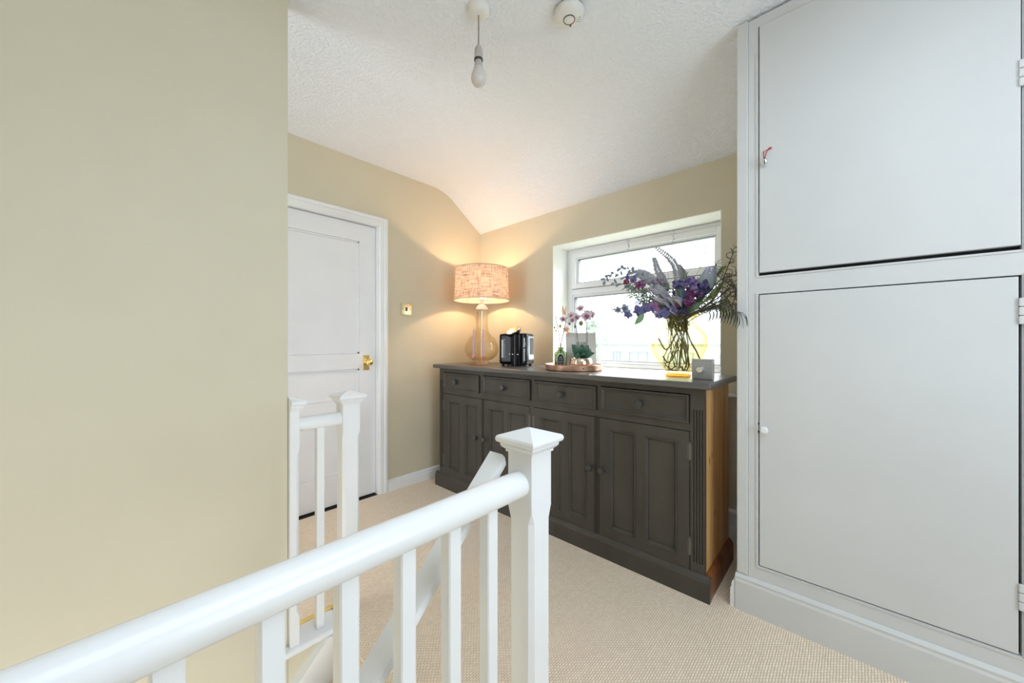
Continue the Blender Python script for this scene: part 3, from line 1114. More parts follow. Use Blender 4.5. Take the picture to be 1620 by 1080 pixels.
obj('bulb', bm, M_LIT, lamp, smooth=True)
SH0, SH1, RB, RT = 0.510, 0.766, 0.2235, 0.2125
bm = bmesh.new()
lathe(bm, [(RB + (RT - RB) * k / 6, SH0 + (SH1 - SH0) * k / 6) for k in range(7)], 72, (lx, ly, TZ), uv=True, cap=False)
sh = obj('shade', bm, M_SHADE, lamp, smooth=True)
M_HEM = mat('linen_hem', (0.55, 0.42, 0.31), 0.8)
for rr, zz in ((RB, SH0), (RT, SH1)):
    bm = bmesh.new()
    lathe(bm, [(rr - 0.002, zz - 0.003), (rr + 0.0012, zz - 0.003), (rr + 0.0012, zz + 0.004), (rr - 0.002, zz + 0.004), (rr - 0.002, zz - 0.003)], 72, (lx, ly, TZ), cap=False)
    obj('shade_hem', bm, M_HEM, sh)
pt = bpy.data.lights.new('lamp_bulb_light', 'POINT')
pt.energy = 3.9
pt.color = (1.0, 0.66, 0.38)
pt.shadow_soft_size = 0.018
po = bpy.data.objects.new('lamp_bulb_light', pt)
po.location = (0, 0, 0.638)
COL.objects.link(po)
po.parent = lamp

# ------------------------------------------------------------------ candle holder with two candles
hx, hy = -2.098, 1.905
ch = thing('candle_holder', 'blush glass double candle holder in front of the lamp', 'candle holder', (hx, hy, TZ), rz=R(42.6))
bm = bmesh.new()
rings = []
for r, z in ((0.072, 0.0), (0.080, 0.002), (0.081, 0.006), (0.070, 0.010), (0.050, 0.012), (0.04, 0.014)):
    rings.append([(r * (1 + 0.06 * cos(8 * a)) * cos(a), 0.62 * r * (1 + 0.06 * cos(8 * a)) * sin(a), z) for a in [2 * pi * i / 64 for i in range(64)]])
loft(bm, rings)
obj('saucer', bm, G_PINK, ch, smooth=True, local=True)
for s in (-1, 1):
    bm = bmesh.new()
    lathe(bm, [(0.020, 0.0142), (0.012, 0.022), (0.015, 0.030), (0.012, 0.036), (0.020, 0.042), (0.024, 0.050), (0.025, 0.060), (0.0135, 0.058), (0.0120, 0.044), (0.0, 0.044)], 24, (s * 0.0360, 0, 0))
    obj('cup', bm, G_PINK, ch, smooth=True, local=True)
for s, lab in ((-1, 'dusky pink taper candle, left one in the blush glass holder'), (1, 'dusky pink taper candle, right one in the blush glass holder')):
    cx, cy = hx + s * 0.0360 * cos(R(42.6)), hy + s * 0.0360 * sin(R(42.6))
    cd = thing('taper_candle', lab, 'candle', (cx, cy, TZ + 0.0445), group='pink taper candles')
    bm = bmesh.new()
    lathe(bm, [(0, 0.0), (0.0105, 0.0), (0.0108, 0.02), (0.0102, 0.13), (0.0085, 0.19), (0.005, 0.226), (0, 0.230)], 16)
    obj('wax', bm, M_CANDLE, cd, smooth=True, local=True)
    bm = bmesh.new()
    tube(bm, [(0, 0, 0.229), (0.001, 0, 0.238)], 0.0009, 5)
    obj('wick', bm, M_LABELW, cd, local=True)

# ------------------------------------------------------------------ bottle preparation machine
pm = thing('bottle_machine', 'gloss black baby bottle preparation machine with round lid beside the lamp', 'appliance', (-1.775, 1.975, TZ), rz=R(20))
bm = bmesh.new()
box(bm, -0.110, 0.110, -0.062, 0.090, 0.012, 0.234, 0.026, seg=4)
obj('housing', bm, M_BLACKP, pm, smooth=40, local=True)
bm = bmesh.new()
loft(bm, [[(0.030 + (0.044 + 0.003 * k0) * cos(a), -0.055 + 0.040 * sin(a), z) for a in [2 * pi * i / 28 for i in range(28)]] for k0, z in ((0, 0.004), (1, 0.008), (1, 0.205), (1, 0.222), (0, 0.226))])
obj('spout_column', bm, M_BLACKP, pm, smooth=40, local=True)
bm = bmesh.new()
box(bm, 0.070, 0.1115, -0.078, 0.040, 0.014, 0.229, 0.012, seg=4)
obj('front_trim', bm, M_BLACKP, pm, smooth=40, local=True)
bm = bmesh.new()
Mx = Matrix.Translation((0.004, -0.056, 0.249)) @ Matrix.Rotation(R(-17), 4, 'Y') @ Matrix.Rotation(R(30), 4, 'X')
lathe(bm, [(0, -0.024), (0.040, -0.024), (0.051, -0.014), (0.055, 0.0), (0.052, 0.007), (0, 0.007)], 32)
bmesh.ops.transform(bm, matrix=Mx, verts=bm.verts[:])
lid = obj('lid', bm, M_BLACKP, pm, smooth=True, local=True)
bm = bmesh.new()
lathe(bm, [(0, 0.0075), (0.052, 0.0072), (0.051, 0.010), (0.046, 0.0115), (0, 0.0115)], 32)
bmesh.ops.transform(bm, matrix=Mx, verts=bm.verts[:])
obj('lid_disc', bm, M_GOLDL, lid, smooth=True, local=True, label='champagne coloured disc on the lid')
obj('water_gauge', B(-0.086, -0.071, -0.0640, -0.0615, 0.060, 0.190, 0.001), M_WINDOWP, pm, local=True)
bm = bmesh.new()
for k in range(11):
    box(bm, -0.0635, -0.0595, -0.0632, -0.0615, 0.063 + k * 0.0125, 0.066 + k * 0.0125)
obj('gauge_marks', bm, M_WHITEM, pm, local=True)
for x, y in ((-0.022, -0.0635), (0.012, -0.094), (0.050, -0.093)):
    bm = bmesh.new()
    ball(bm, (x, y, 0.086), 0.006, 0.004, 0.005, 10, 6)
    obj('stud', bm, M_SILVER, pm, local=True, smooth=True)
fc = bpy.data.curves.new('lettering', 'FONT')
fc.body = 'tommee tippee'
fc.size = 0.026
fc.extrude = 0.0004
fc.align_x, fc.align_y = 'CENTER', 'CENTER'
fo = bpy.data.objects.new('lettering', fc)
COL.objects.link(fo)
fc.materials.append(M_WHITEM)
bpy.context.view_layer.update()
me_ = bpy.data.meshes.new_from_object(fo.evaluated_get(bpy.context.evaluated_depsgraph_get()))
bpy.data.objects.remove(fo)
fo = bpy.data.objects.new('lettering', me_)
COL.objects.link(fo)
fo['kind'] = 'stuff'
fo.parent = pm
fo.location = (0.092, -0.0788, 0.120)
fo.rotation_euler = (pi / 2, R(-90), 0)
obj('side_panel', B(0.1095, 0.1125, -0.040, 0.072, 0.045, 0.214, 0.003), M_CHROMEP, pm, local=True, label='mirror-bright side panel')
bm = bmesh.new()
box(bm, 0.1125, 0.1135, -0.020, 0.062, 0.084, 0.200, 0.0)
obj('side_window', bm, mat('smoked_window', (0.05, 0.045, 0.045), 0.12), pm, local=True)
for i in range(4):
    for k in range(2):
        obj('side_button', B(0.1126, 0.1134, -0.026 + i * 0.022, -0.012 + i * 0.022, 0.054 + k * 0.013, 0.062 + k * 0.013), M_WHITEM, pm, local=True)
for x, y in ((-0.085, -0.04), (0.085, -0.04), (-0.085, 0.065), (0.085, 0.065)):
    bm = bmesh.new()
    lathe(bm, [(0, 0), (0.012, 0), (0.010, 0.016), (0, 0.016)], 14, (x, y, 0))
    obj('foot', bm, M_BLACKP, pm, local=True)

# ------------------------------------------------------------------ copper tray and what stands on it
tx, ty = -1.274, 1.955
tray = thing('copper_tray', 'round hammered copper tray with low rim holding the small flowers', 'tray', (tx, ty, TZ))
bm = bmesh.new()
lathe(bm, [(0, 0.0), (0.168, 0.0), (0.174, 0.004), (0.178, 0.034), (0.1765, 0.036), (0.1735, 0.034), (0.169, 0.006), (0, 0.006)], 64, (tx, ty, TZ))
obj('body', bm, M_ROSE, tray, smooth=40)
bm = bmesh.new()
ang = R(-38)
ball(bm, (tx + 0.1775 * cos(ang), ty + 0.1775 * sin(ang), TZ + 0.019), 0.004, 0.004, 0.0035, 10, 6)
obj('rivet', bm, M_DARKRING, tray)
TT = TZ + 0.0065


def petal_flower(bm_list, c, r, facing, roll=0.0):
    """five-petal orchid bloom: bm_list = [petal bmesh, centre bmesh]"""
    f = V(facing).normalized()
    a = f.cross(V((0, 0, 1)))
    a.normalize()
    b = a.cross(f).normalized()
    for k, (ln_, wd) in enumerate(((1.0, 0.55), (1.0, 0.95), (0.9, 0.6), (0.9, 0.6), (1.0, 0.95))):
        an = roll + pi / 2 + k * 2 * pi / 5
        dr = a * cos(an) + b * sin(an)
        leaf(bm_list[0], V(c) + dr * r * 0.08, V(c) + dr * r * ln_ + f * r * 0.12, r * wd, f, 0.06, 5, 0.0006, 0.8, 0.1)
    ball(bm_list[1], V(c) + f * r * 0.10, r * 0.26, r * 0.26, r * 0.30, 10, 6)
    leaf(bm_list[1], V(c) + f * r * 0.12, V(c) + f * r * 0.42 - b * r * 0.5, r * 0.55, f, 0.1, 4, 0.0006)
    for s in (-1, 1):
        leaf(bm_list[1], V(c) + f * r * 0.1, V(c) + f * r * 0.25 + a * s * r * 0.42 + b * 0.02 * r, r * 0.35, f, 0.1, 4, 0.0006)


CAMDIR = V((0.6765, -0.7365, 0.0))
RIGHT = V((0.7365, 0.6765, 0.0))


def rel(origin, u, v, w=0.0):
    """a point given across (u), up (v) and away (w) from an origin, in metres, across taken along the diagonal of the room"""
    return V(origin) + RIGHT * u + V((0, 0, v)) - CAMDIR * w


# bottle
bx, by = -1.359, 1.938
bo = thing('glass_bottle', 'squat green glass apothecary bottle with oval dark label on the copper tray', 'bottle', (bx, by, TT))
bm = bmesh.new()
lathe(bm, [(0, 0.0), (0.037, 0.0), (0.040, 0.004), (0.040, 0.092), (0.037, 0.100), (0.022, 0.110), (0.0165, 0.115), (0.0165, 0.124), (0.024, 0.126), (0.024, 0.132), (0.0145, 0.133), (0.0145, 0.114), (0.034, 0.097), (0.0365, 0.090), (0.0365, 0.008), (0, 0.008)], 32, (bx, by, TT))
obj('body', bm, G_GREEN, bo, smooth=40)
bm = bmesh.new()
fcam = V((-bx, -by, 0)).normalized()
a0 = math.atan2(fcam.y, fcam.x)


def wrap_oval(bm, r, hw_, hh, zc, thick=0.0006, n=28):
    cen = []
    for k in range(n):
        t = 2 * pi * k / n
        an = a0 + hw_ * cos(t) / r
        cen.append((bx + r * cos(an), by + r * sin(an), TT + zc + hh * sin(t)))
    mid = bm.verts.new((bx + r * cos(a0), by + r * sin(a0), TT + zc))
    ins = []
    for k in range(n):
        t = 2 * pi * k / n
        an = a0 + 0.5 * hw_ * cos(t) / r
        ins.append(bm.verts.new((bx + r * cos(an), by + r * sin(an), TT + zc + 0.5 * hh * sin(t))))
    out = [bm.verts.new(p) for p in cen]
    for k in range(n):
        j = (k + 1) % n
        bm.faces.new((ins[k], out[k], out[j], ins[j]))
        bm.faces.new((mid, ins[k], ins[j]))


wrap_oval(bm, 0.0405, 0.0265, 0.047, 0.049)
lb = obj('label_border', bm, M_LABELW, bo, smooth=True)
bm = bmesh.new()
wrap_oval(bm, 0.0410, 0.0235, 0.043, 0.049)
obj('label', bm, M_LABEL, bo, smooth=True)
bm = bmesh.new()
for z, w in ((0.026, 0.010), (0.038, 0.017), (0.046, 0.017), (0.058, 0.014), (0.070, 0.008)):
    for s in (-1, -0.5, 0, 0.5, 1):
        an = a0 + s * w * 0.8 / 0.0415
        p = V((bx + 0.0414 * cos(an), by + 0.0414 * sin(an), TT + z))
        ball(bm, p, 0.0016, 0.0016, 0.0018, 6, 4)
obj('label_ornament', bm, M_LABELW, bo)
bm = bmesh.new()
tube(bm, [(bx, by, TT + 0.004 + 0.005), (bx, by, TT + 0.045)], 0.0355, 24)
obj('water', bm, G_GREEN, bo, smooth=40)


def orchid_spray(name, label, base, pts, flowers, buds, group, lean=None, petal=L_ORCH, centre=L_ORCHC):
    t = thing(name, label, 'flower', base, group=group)
    bm = bmesh.new()
    sp = spline(pts, 5)
    tube(bm, sp, [0.0024 * (1 - 0.4 * i / len(sp)) for i in range(len(sp))], 6)
    for c, _ in buds:
        near = min(sp, key=lambda q: (q - V(c)).length)
        tube(bm, [near, c], 0.0011, 5)
    for c, r, f in flowers:
        near = min(sp, key=lambda q: (q - V(c)).length)
        tube(bm, [near, V(c)], 0.0012, 5)
    obj('stem', bm, L_BROWN, t, smooth=True)
    for c, r, f in flowers:
        b1, b2 = bmesh.new(), bmesh.new()
        petal_flower([b1, b2], c, r, f, random.uniform(-0.3, 0.3))
        fl = obj('petals', b1, petal, t, smooth=True)
        obj('centre', b2, centre, fl, smooth=True)
    for c, r in buds:
        bm = bmesh.new()
        ball(bm, c, r * 0.8, r * 0.8, r * 1.15, 10, 7)
        obj('bud', bm, L_BUD, t, smooth=True)
    return t


O = (bx, by, TT)
S1 = 0.0041
fdir = CAMDIR


def q(dx, dy, w=0.0, o=O):
    return rel(o, dx * S1, dy * S1, w)


g = 'orchid sprays on the copper tray'
# sprays in the bottle: leaning left, leaning right
orchid_spray('orchid_spray', 'budded orchid spray leaning left out of the green bottle', O,
             [q(0, 4), q(-0.5, 36), q(-3.5, 58), q(-7, 75), q(-8, 80)],
             [], [(q(-9.5, 63), 0.007), (q(-1, 65, -.01), 0.0095), (q(-7.5, 58), 0.006), (q(-7.5, 80), 0.004)], g)
orchid_spray('orchid_spray', 'orchid spray leaning right out of the green bottle with a striped plum bloom', O,
             [q(0.5, 4), q(0.5, 36), q(5, 58), q(8.5, 74), q(10, 78)],
             [(q(3, 75.5, -.02), 0.026, fdir + V((0, 0, .2))), (q(16, 81, -.02), 0.030, fdir + V((.2, 0, .1)))],
             [(q(14, 69), 0.0095), (q(3.5, 92), 0.006)], g)
bmx = bmesh.new()
leaf(bmx, q(4, 80), q(3, 98, 0), 0.014, CAMDIR, 0.1)
leaf(bmx, q(6, 80), q(8.5, 97, 0), 0.013, CAMDIR, -0.1)
tt = bpy.data.objects['orchid_spray.001']
obj('sepal', bmx, L_PEACH, tt, smooth=True)
# low peach blooms behind
orchid_spray('orchid_spray', 'peach coloured orchid spray drooping between bottle and photo frame', q(3, 4, 0.0),
             [q(-0.6, 5, .0), q(0.6, 36, .0), q(7, 60, .03), q(10, 62, .03), q(14, 52, .03)],
             [(q(9, 60, .02), 0.022, fdir), (q(13, 52, .025), 0.021, fdir + V((.3, .3, 0)))], [], g, petal=L_PEACH, centre=L_PEACH)

# pot with orchid
px_, py_ = -1.207, 1.935
pot = thing('flower_pot', 'mirrored rose gold bowl pot on the copper tray', 'plant pot', (px_, py_, TT))
bm = bmesh.new()
lathe(bm, [(0, 0.0), (0.048, 0.0), (0.060, 0.005), (0.0675, 0.020), (0.070, 0.038), (0.0665, 0.055), (0.063, 0.066), (0.060, 0.069), (0.057, 0.066), (0.060, 0.052), (0, 0.052)], 40, (px_, py_, TT))
obj('bowl', bm, M_POT, pot, smooth=True)
bm = bmesh.new()
lathe(bm, [(0, 0.0525), (0.056, 0.0525), (0.050, 0.064), (0.02, 0.070), (0, 0.071)], 24, (px_, py_, TT))
obj('moss', bm, M_SOIL, pot, smooth=True)
P0 = (px_, py_, TT + 0.066)


def qp(dx, dy, w=0.0):
    return rel(P0, dx * 0.0039, dy * 0.0039, w)


op = thing('potted_orchid', 'potted orchid with dark green strap leaves and two arching sprays of mauve blooms', 'plant', P0)
for (dx, dy, w, wd, bd) in ((-15, 22, -.02, 0.072, 0.18), (11, 21, -.01, 0.062, 0.2), (3, 22, .03, 0.055, 0.15), (19, 9, -.04, 0.050, 0.3), (-14, 3, -.05, 0.045, 0.35), (3, 6, -.07, 0.052, 0.35), (18, 15, .03, 0.045, 0.25)):
    bm = bmesh.new()
    leaf(bm, qp(dx * 0.03, 0), qp(dx, dy, w), wd, CAMDIR + V((0, 0, 0.55)), bd * 0.7, 7, 0.0012, 0.9, 0.2)
    obj('leaf', bm, L_ORCHLEAF, op, smooth=True)
for pts, fl, bd in (
        ([qp(0, 0), qp(-4, 22), qp(-7, 44), qp(-9, 52), qp(-7, 60)], [(qp(-8, 64, -.02), 0.029, fdir + V((.1, 0, .1))), (qp(-14, 60, -.005), 0.025, fdir + V((-.3, 0, 0)))], [(qp(-9, 50), 0.008)]),
        ([qp(2, 0), qp(10, 22, .01), qp(10, 46, .02), qp(9, 58, .02), qp(2, 74, .02)], [(qp(8, 66, -.01), 0.040, fdir), (qp(17, 69, .03), 0.032, fdir + V((.5, .3, 0))), (qp(-1, 78, .0), 0.027, fdir + V((-.2, 0, .2))), (qp(12, 73, .04), 0.027, V((.3, -.2, .6)))], [(qp(0, 55), 0.0135)])):
    bm = bmesh.new()
    sp = spline(pts, 5)
    tube(bm, sp, 0.0022, 6)
    for c, r, f in fl:
        tube(bm, [min(sp, key=lambda k_: (k_ - c).length), c], 0.0012, 5)
    for c, r in bd:
        tube(bm, [min(sp, key=lambda k_: (k_ - c).length), c], 0.0012, 5)
    obj('stem', bm, L_BROWN, op, smooth=True)
    for c, r, f in fl:
        b1, b2 = bmesh.new(), bmesh.new()
        petal_flower([b1, b2], c, r, f, random.uniform(-0.3, 0.3))
        fo_ = obj('petals', b1, L_ORCH, op, smooth=True)
        obj('centre', b2, L_ORCHC, fo_, smooth=True)
    for c, r in bd:
        bm = bmesh.new()
        ball(bm, c, r, r, r * 1.15, 10, 7)
        obj('bud', bm, L_BUD, op, smooth=True)

# photo frame leaning back, standing behind the tray
pf = thing('photo_frame', 'pale champagne photo frame leaning back at the rear of the copper tray', 'photo frame', (-1.257, 2.022, TT + 0.0005), rz=R(41))
tilt = Matrix.Rotation(R(-9), 4, 'X')
bm = rect_frame(bmesh.new(), -0.094, 0.094, 0.0, 0.226, 0.062, -0.008, 0.008, bev=0.002)
bmesh.ops.transform(bm, matrix=tilt, verts=bm.verts[:])
obj('frame', bm, M_FRAME, pf, local=True)
bm = B(-0.035, 0.035, -0.002, 0.004, 0.061, 0.163)
bmesh.ops.transform(bm, matrix=tilt, verts=bm.verts[:])
obj('picture', bm, M_PHOTO, pf, local=True)
bm = bmesh.new()
prism(bm, [(0.030, 0.14), (0.036, 0.14), (0.086, 0.0), (0.076, 0.0)], 'x', -0.025, 0.025)
obj('easel_leg', bm, M_FRAME, pf, local=True)

# ------------------------------------------------------------------ thermostat
tm = thing('thermostat', 'small silver fronted white thermostat with a round dial at the right end of the sideboard', 'thermostat', (-0.512, 1.885, TZ))
tx0, tx1, tyy, tzz = -0.555, -0.467, 1.865, TZ + 0.003
obj('back_case', B(-0.553, -0.466, 1.868, 1.905, TZ, TZ + 0.094, 0.006, seg=3), M_PLASTW, tm, smooth=40)
obj('face', B(-0.553, -0.466, 1.861, 1.8675, TZ, TZ + 0.094, 0.0028, seg=3), M_THERM, tm, smooth=40)
bm = bmesh.new()
lathe(bm, [(0, 0.030), (0.013, 0.030), (0.0145, 0.028), (0.0150, 0.0), (0, 0.0)], 28)
bmesh.ops.rotate(bm, verts=bm.verts[:], cent=(0, 0, 0), matrix=Matrix.Rotation(pi / 2, 3, 'X'))
bmesh.ops.translate(bm, verts=bm.verts[:], vec=(-0.511, 1.8605, TZ + 0.046))
obj('dial', bm, M_SILVER, tm, smooth=40)

# ------------------------------------------------------------------ amber vase
vx, vy = -0.648, 1.960
VB = (vx, vy, TZ)
va = thing('glass_vase', 'round bellied amber glass vase crammed with long stems', 'vase', VB)
bm = bmesh.new()
lathe(bm, [(0, 0.0), (0.056, 0.0), (0.060, 0.003), (0.060, 0.010), (0.055, 0.014), (0, 0.016)], 44, VB)
obj('base', bm, G_VASEB, va, smooth=40)
bm = bmesh.new()
vp = [(0.052, 0.016), (0.058, 0.024), (0.074, 0.043), (0.098, 0.076), (0.118, 0.110), (0.131, 0.145), (0.1345, 0.172), (0.130, 0.200), (0.116, 0.227), (0.094, 0.249), (0.076, 0.264), (0.069, 0.275), (0.0685, 0.282), (0.075, 0.294), (0.086, 0.304), (0.095, 0.311), (0.101, 0.320)]
rings = []
for r, z in vp:
    k = max(0.0, (z - 0.285) / 0.035)
    rings.append([(vx + r * (1 + 0.07 * k * cos(7 * a)) * cos(a), vy + r * (1 + 0.07 * k * cos(7 * a)) * sin(a), TZ + z + 0.007 * k * cos(7 * a + 1)) for a in [2 * pi * i / 56 for i in range(56)]])
loft(bm, rings, cap=False)
obj('body', bm, G_VASE, va, smooth=True)

# ------------------------------------------------------------------ the bouquet
SC = 0.0032


def bq(a, b, w=0.0):
    """grid used to lay the bouquet out: a across, b above the vase foot (3.2 mm steps), w metres away from the room's near side"""
    k = 1.0 + w / 1.87
    base = V((0, 0, 0))
    # widen slightly with distance so the spray keeps its fan shape
    return V(VB) + RIGHT * (a * SC * k) + V((0, 0, b * SC + (b * SC - 0.176) * (k - 1))) - CAMDIR * w


def stem_path(top, mouth, foot, extra=None):
    """path up through the vase neck to a point of the spray"""
    pts = [foot, (V(foot) + V(mouth)) * 0.5 + V((random.uniform(-.012, .012), random.uniform(-.012, .012), 0)), mouth]
    if extra:
        pts += extra
    pts.append(top)
    return spline(pts, 5)


def vase_foot():
    an = random.uniform(0, 2 * pi)
    r = random.uniform(0.03, 0.066)
    return V((vx + r * cos(an), vy + r * sin(an), TZ + 0.036 + random.uniform(0, 0.02)))


def vase_mouth(a=None):
    an = random.uniform(0, 2 * pi) if a is None else a
    r = random.uniform(0.018, 0.050)
    return V((vx + r * cos(an), vy + r * sin(an), TZ + 0.276))


def toward(p):
    d_ = V(p) - V(VB)
    return math.atan2(d_.y, d_.x)


STEM_N = [0]


def stemmed(name, label, top, group=None, cat='flower', r=0.0024, extra=None, m=L_STEM, mouth=None):
    t = thing(name, label, cat, VB, group=group)
    mo = mouth or vase_mouth(toward(top) + random.uniform(-.5, .5))
    STEM_N[0] += 1
    if STEM_N[0] % 4 == 0:
        foot = vase_foot()
    else:       # short stems end just below the neck
        foot = mo + V((random.uniform(-.01, .01), random.uniform(-.01, .01), random.uniform(-.05, -.03)))
    sp = stem_path(top, mo, foot, extra)
    bm = bmesh.new()
    tube(bm, sp, [r * (1.0 - 0.45 * i / len(sp)) for i in range(len(sp))], 6)
    obj('stem', bm, m, t, smooth=True)
    return t, sp


def sprigs(t, sp, m, n, length, width, start=0.45, name='leaf', spread=1.0, bend=0.12, droop=0.0, joined=True):
    """narrow leaves set along the upper part of a stem, joined into one foliage part"""
    bm = bmesh.new()
    N = len(sp)
    for i in range(n):
        t_ = start + (1 - start) * (i + 0.5) / n
        k = min(N - 2, int(t_ * (N - 1)))
        p = sp[k].lerp(sp[k + 1], t_ * (N - 1) - k)
        tan = (sp[k + 1] - sp[k]).normalized()
        an = i * 2.4 + random.uniform(-.4, .4)
        s1 = tan.cross(V((0.2, 0.1, 1))).normalized()
        s2 = tan.cross(s1)
        side = s1 * cos(an) + s2 * sin(an)
        dr = (tan * 0.75 + side * spread + V((0, 0, -droop))).normalized()
        L = length * random.uniform(0.7, 1.2)
        leaf(bm, p, p + dr * L, width * random.uniform(0.8, 1.2), tan + side * 0.2 + CAMDIR * 0.6, bend, 4, 0.0005)
    o = obj(name, bm, m, t, smooth=True)
    o['kind'] = 'stuff'
    return o


def fern(t, path, m, wid, n=26, lw=0.0115, name='frond'):
    """flat pinnate frond along a path"""
    bm = bmesh.new()
    N = len(path)
    for i in range(n):
        t_ = (i + 0.5) / n
        k = min(N - 2, int(t_ * (N - 1)))
        p = path[k].lerp(path[k + 1], t_ * (N - 1) - k)
        tan = (path[k + 1] - path[k]).normalized()
        s = tan.cross(CAMDIR).normalized()
        w = wid * (0.50 + 0.60 * sin(pi * min(1, 0.25 + t_ * 0.75)))
        for sg in (-1, 1):
            leaf(bm, p, p + (s * sg + tan * 0.75).normalized() * w + CAMDIR * random.uniform(-.006, .006), lw, CAMDIR, 0.05, 3, 0.0005)
    o = obj(name, bm, m, t, smooth=True)
    o['kind'] = 'stuff'
    tube_b = bmesh.new()
    tube(tube_b, path, [0.002 * (1 - 0.7 * i / N) for i in range(N)], 5)
    obj('rib', tube_b, m, t)


def cluster(bm, c, r, n, pr, squash=0.8):
    """rounded head of overlapping petals"""
    c = V(c)
    for i in range(n):
        z = 1 - 2 * (i + 0.5) / n
        a = i * 2.39996
        d_ = V((cos(a) * math.sqrt(1 - z * z), sin(a) * math.sqrt(1 - z * z), z * squash))
        p = c + d_ * r * 0.55
        leaf(bm, p - d_ * pr * 0.3, p + d_ * pr * 0.35 + V((random.uniform(-1, 1), random.uniform(-1, 1), random.uniform(-1, 1))) * pr, pr * 1.5, d_, 0.15, 4, 0.0006, 0.8)


# --- grey fern plumes
ferns = [('tallest dusty grey fern plume rising above the bouquet', [(-2, 122, .03), (3, 160, .03), (-6, 184, .03), (-31, 205, .03)], 0.026),
         ('short dusty grey fern plume left of the tallest one', [(-10, 135, .05), (-18, 155, .05), (-27, 172, .05), (-31, 188, .05)], 0.024),
         ('dusty grey fern plume arching left above the red bud', [(-14, 134, .0), (-38, 150, .0), (-58, 163, .0), (-80, 160, .0)], 0.034),
         ('feathery grey fern plume between two taller plumes', [(-16, 130, .07), (-30, 148, .07), (-44, 156, .07), (-52, 164, .07)], 0.028),
         ('broad dusty grey fern plume in the middle left of the bouquet', [(-8, 108, .0), (-24, 126, -.02), (-38, 138, -.03), (-48, 142, -.03)], 0.034),
         ('pale fern plume behind the violet blooms', [(0, 118, .08), (16, 140, .09), (20, 160, .09), (14, 176, .09)], 0.026)]
for lab, pts, wd in ferns:
    P = [bq(*p) for p in pts]
    t, sp = stemmed('grey_fern', lab, P[0], 'grey fern plumes')
    fern(t, spline(P, 7), L_GREY, wd, 26)

# --- palm frond hanging over the right edge towards the cupboard
rach = [bq(16, 88), V((-0.505, 1.925, 1.262)), V((-0.435, 1.845, 1.283)), V((-0.375, 1.765, 1.268)), V((-0.338, 1.735, 1.238))]
t, sp = stemmed('palm_frond', 'dark green palm frond with long drooping leaflets over the right of the vase', rach[1], None, 'leaf', 0.003, mouth=V((vx + 0.05, vy + 0.01, TZ + 0.278)))
P = spline(rach[1:], 10)
bm = bmesh.new()
tube(bm, P, [0.0026 * (1 - 0.6 * i / len(P)) for i in range(len(P))], 6)
obj('rib', bm, L_BROWN, t)
N = len(P)
for i in range(24):
    t_ = 0.05 + 0.95 * i / 23
    k = min(N - 2, int(t_ * (N - 1)))
    p = P[k].lerp(P[k + 1], t_ * (N - 1) - k)
    tan = (P[k + 1] - P[k]).normalized()
    L = 0.075 + 0.035 * sin(pi * t_)
    side = tan.cross(V((0, 0, 1))).normalized()
    bm = bmesh.new()
    sg = -1 if i % 2 else 1
    tip = p + tan * L * 0.40 + V((0, 0, -1)) * L * (0.85 - 0.25 * t_) + side * sg * 0.018
    if t_ > 0.9:
        tip = p + tan * L * 0.8 + V((0, 0, -0.3 if i % 2 else 0.05)) * L
    leaf(bm, p, tip, 0.0080, tan * 0.2 + V((0.6, 0.2, 0.9)), 0.16, 6, 0.0005)
    obj('leaflet', bm, L_PALM, t, smooth=True)

# --- curly willow
willows = [('curly dark willow branch twisting along the top right of the bouquet', [(8, 95), (30, 128), (55, 153), (66, 158), (78, 160), (84, 152), (90, 148), (88, 140)]),
           ('curly dark willow branch looping at mid height beside the cupboard', [(10, 95), (40, 112), (62, 122), (72, 134), (80, 128), (76, 120), (84, 116), (90, 124), (86, 134)]),
           ('curly dark willow branch winding down beside the window edge', [(6, 95), (44, 118), (66, 138), (74, 146), (76, 132), (70, 118), (66, 104), (72, 98)]),
           ('curly dark willow branch knotted against the cupboard edge', [(12, 95), (52, 124), (74, 140), (86, 132), (82, 120), (88, 112), (78, 106), (84, 98)]),
           ('curly dark willow branch spreading level with the window rail', [(10, 95), (44, 118), (62, 138), (70, 150), (80, 146), (88, 138), (84, 128)]),
           ('curly dark willow branch hooked just above the palm frond', [(10, 95), (48, 110), (66, 116), (76, 122), (84, 108), (90, 100), (86, 94)]),
           ('thin curly willow branch reaching up the right of the window', [(8, 95), (44, 120), (56, 142), (60, 160), (66, 182), (70, 196), (64, 204)])]
for lab, pts in willows:
    W = [bq(a, b, -0.06 + 0.012 * i * (1 if len(lab) % 2 else -1)) for i, (a, b) in enumerate(pts)]
    t, sp = stemmed('willow_branch', lab, W[-1], 'curly willow branches', 'branch', 0.0032, W[:-1], L_BROWN)
    bm = bmesh.new()
    for i in range(16):
        k = int(len(sp) * (0.42 + 0.036 * i))
        p = V(sp[min(k, len(sp) - 1)])
        an, dan = random.uniform(-1.2, 2.2), random.choice((-1, 1)) * random.uniform(0.5, 0.95)
        wk = [p]
        for st in range(6):
            p = p + (RIGHT * cos(an) + V((0, 0, sin(an)))) * 0.0115 + CAMDIR * random.uniform(-.003, .003)
            d2 = p - V(VB)
            if p.x > -0.372 and p.y > 1.75:
                p.x = -0.372 - random.uniform(0, .01)
            wk.append(V(p))
            an += dan
            if random.random() < 0.25:
                dan = -dan
        wk = spline(wk, 2)
        tube(bm, wk, [0.0019 * (1 - 0.6 * j / len(wk)) for j in range(len(wk))], 5)
    obj('twigs', bm, L_BROWN, t, smooth=True)

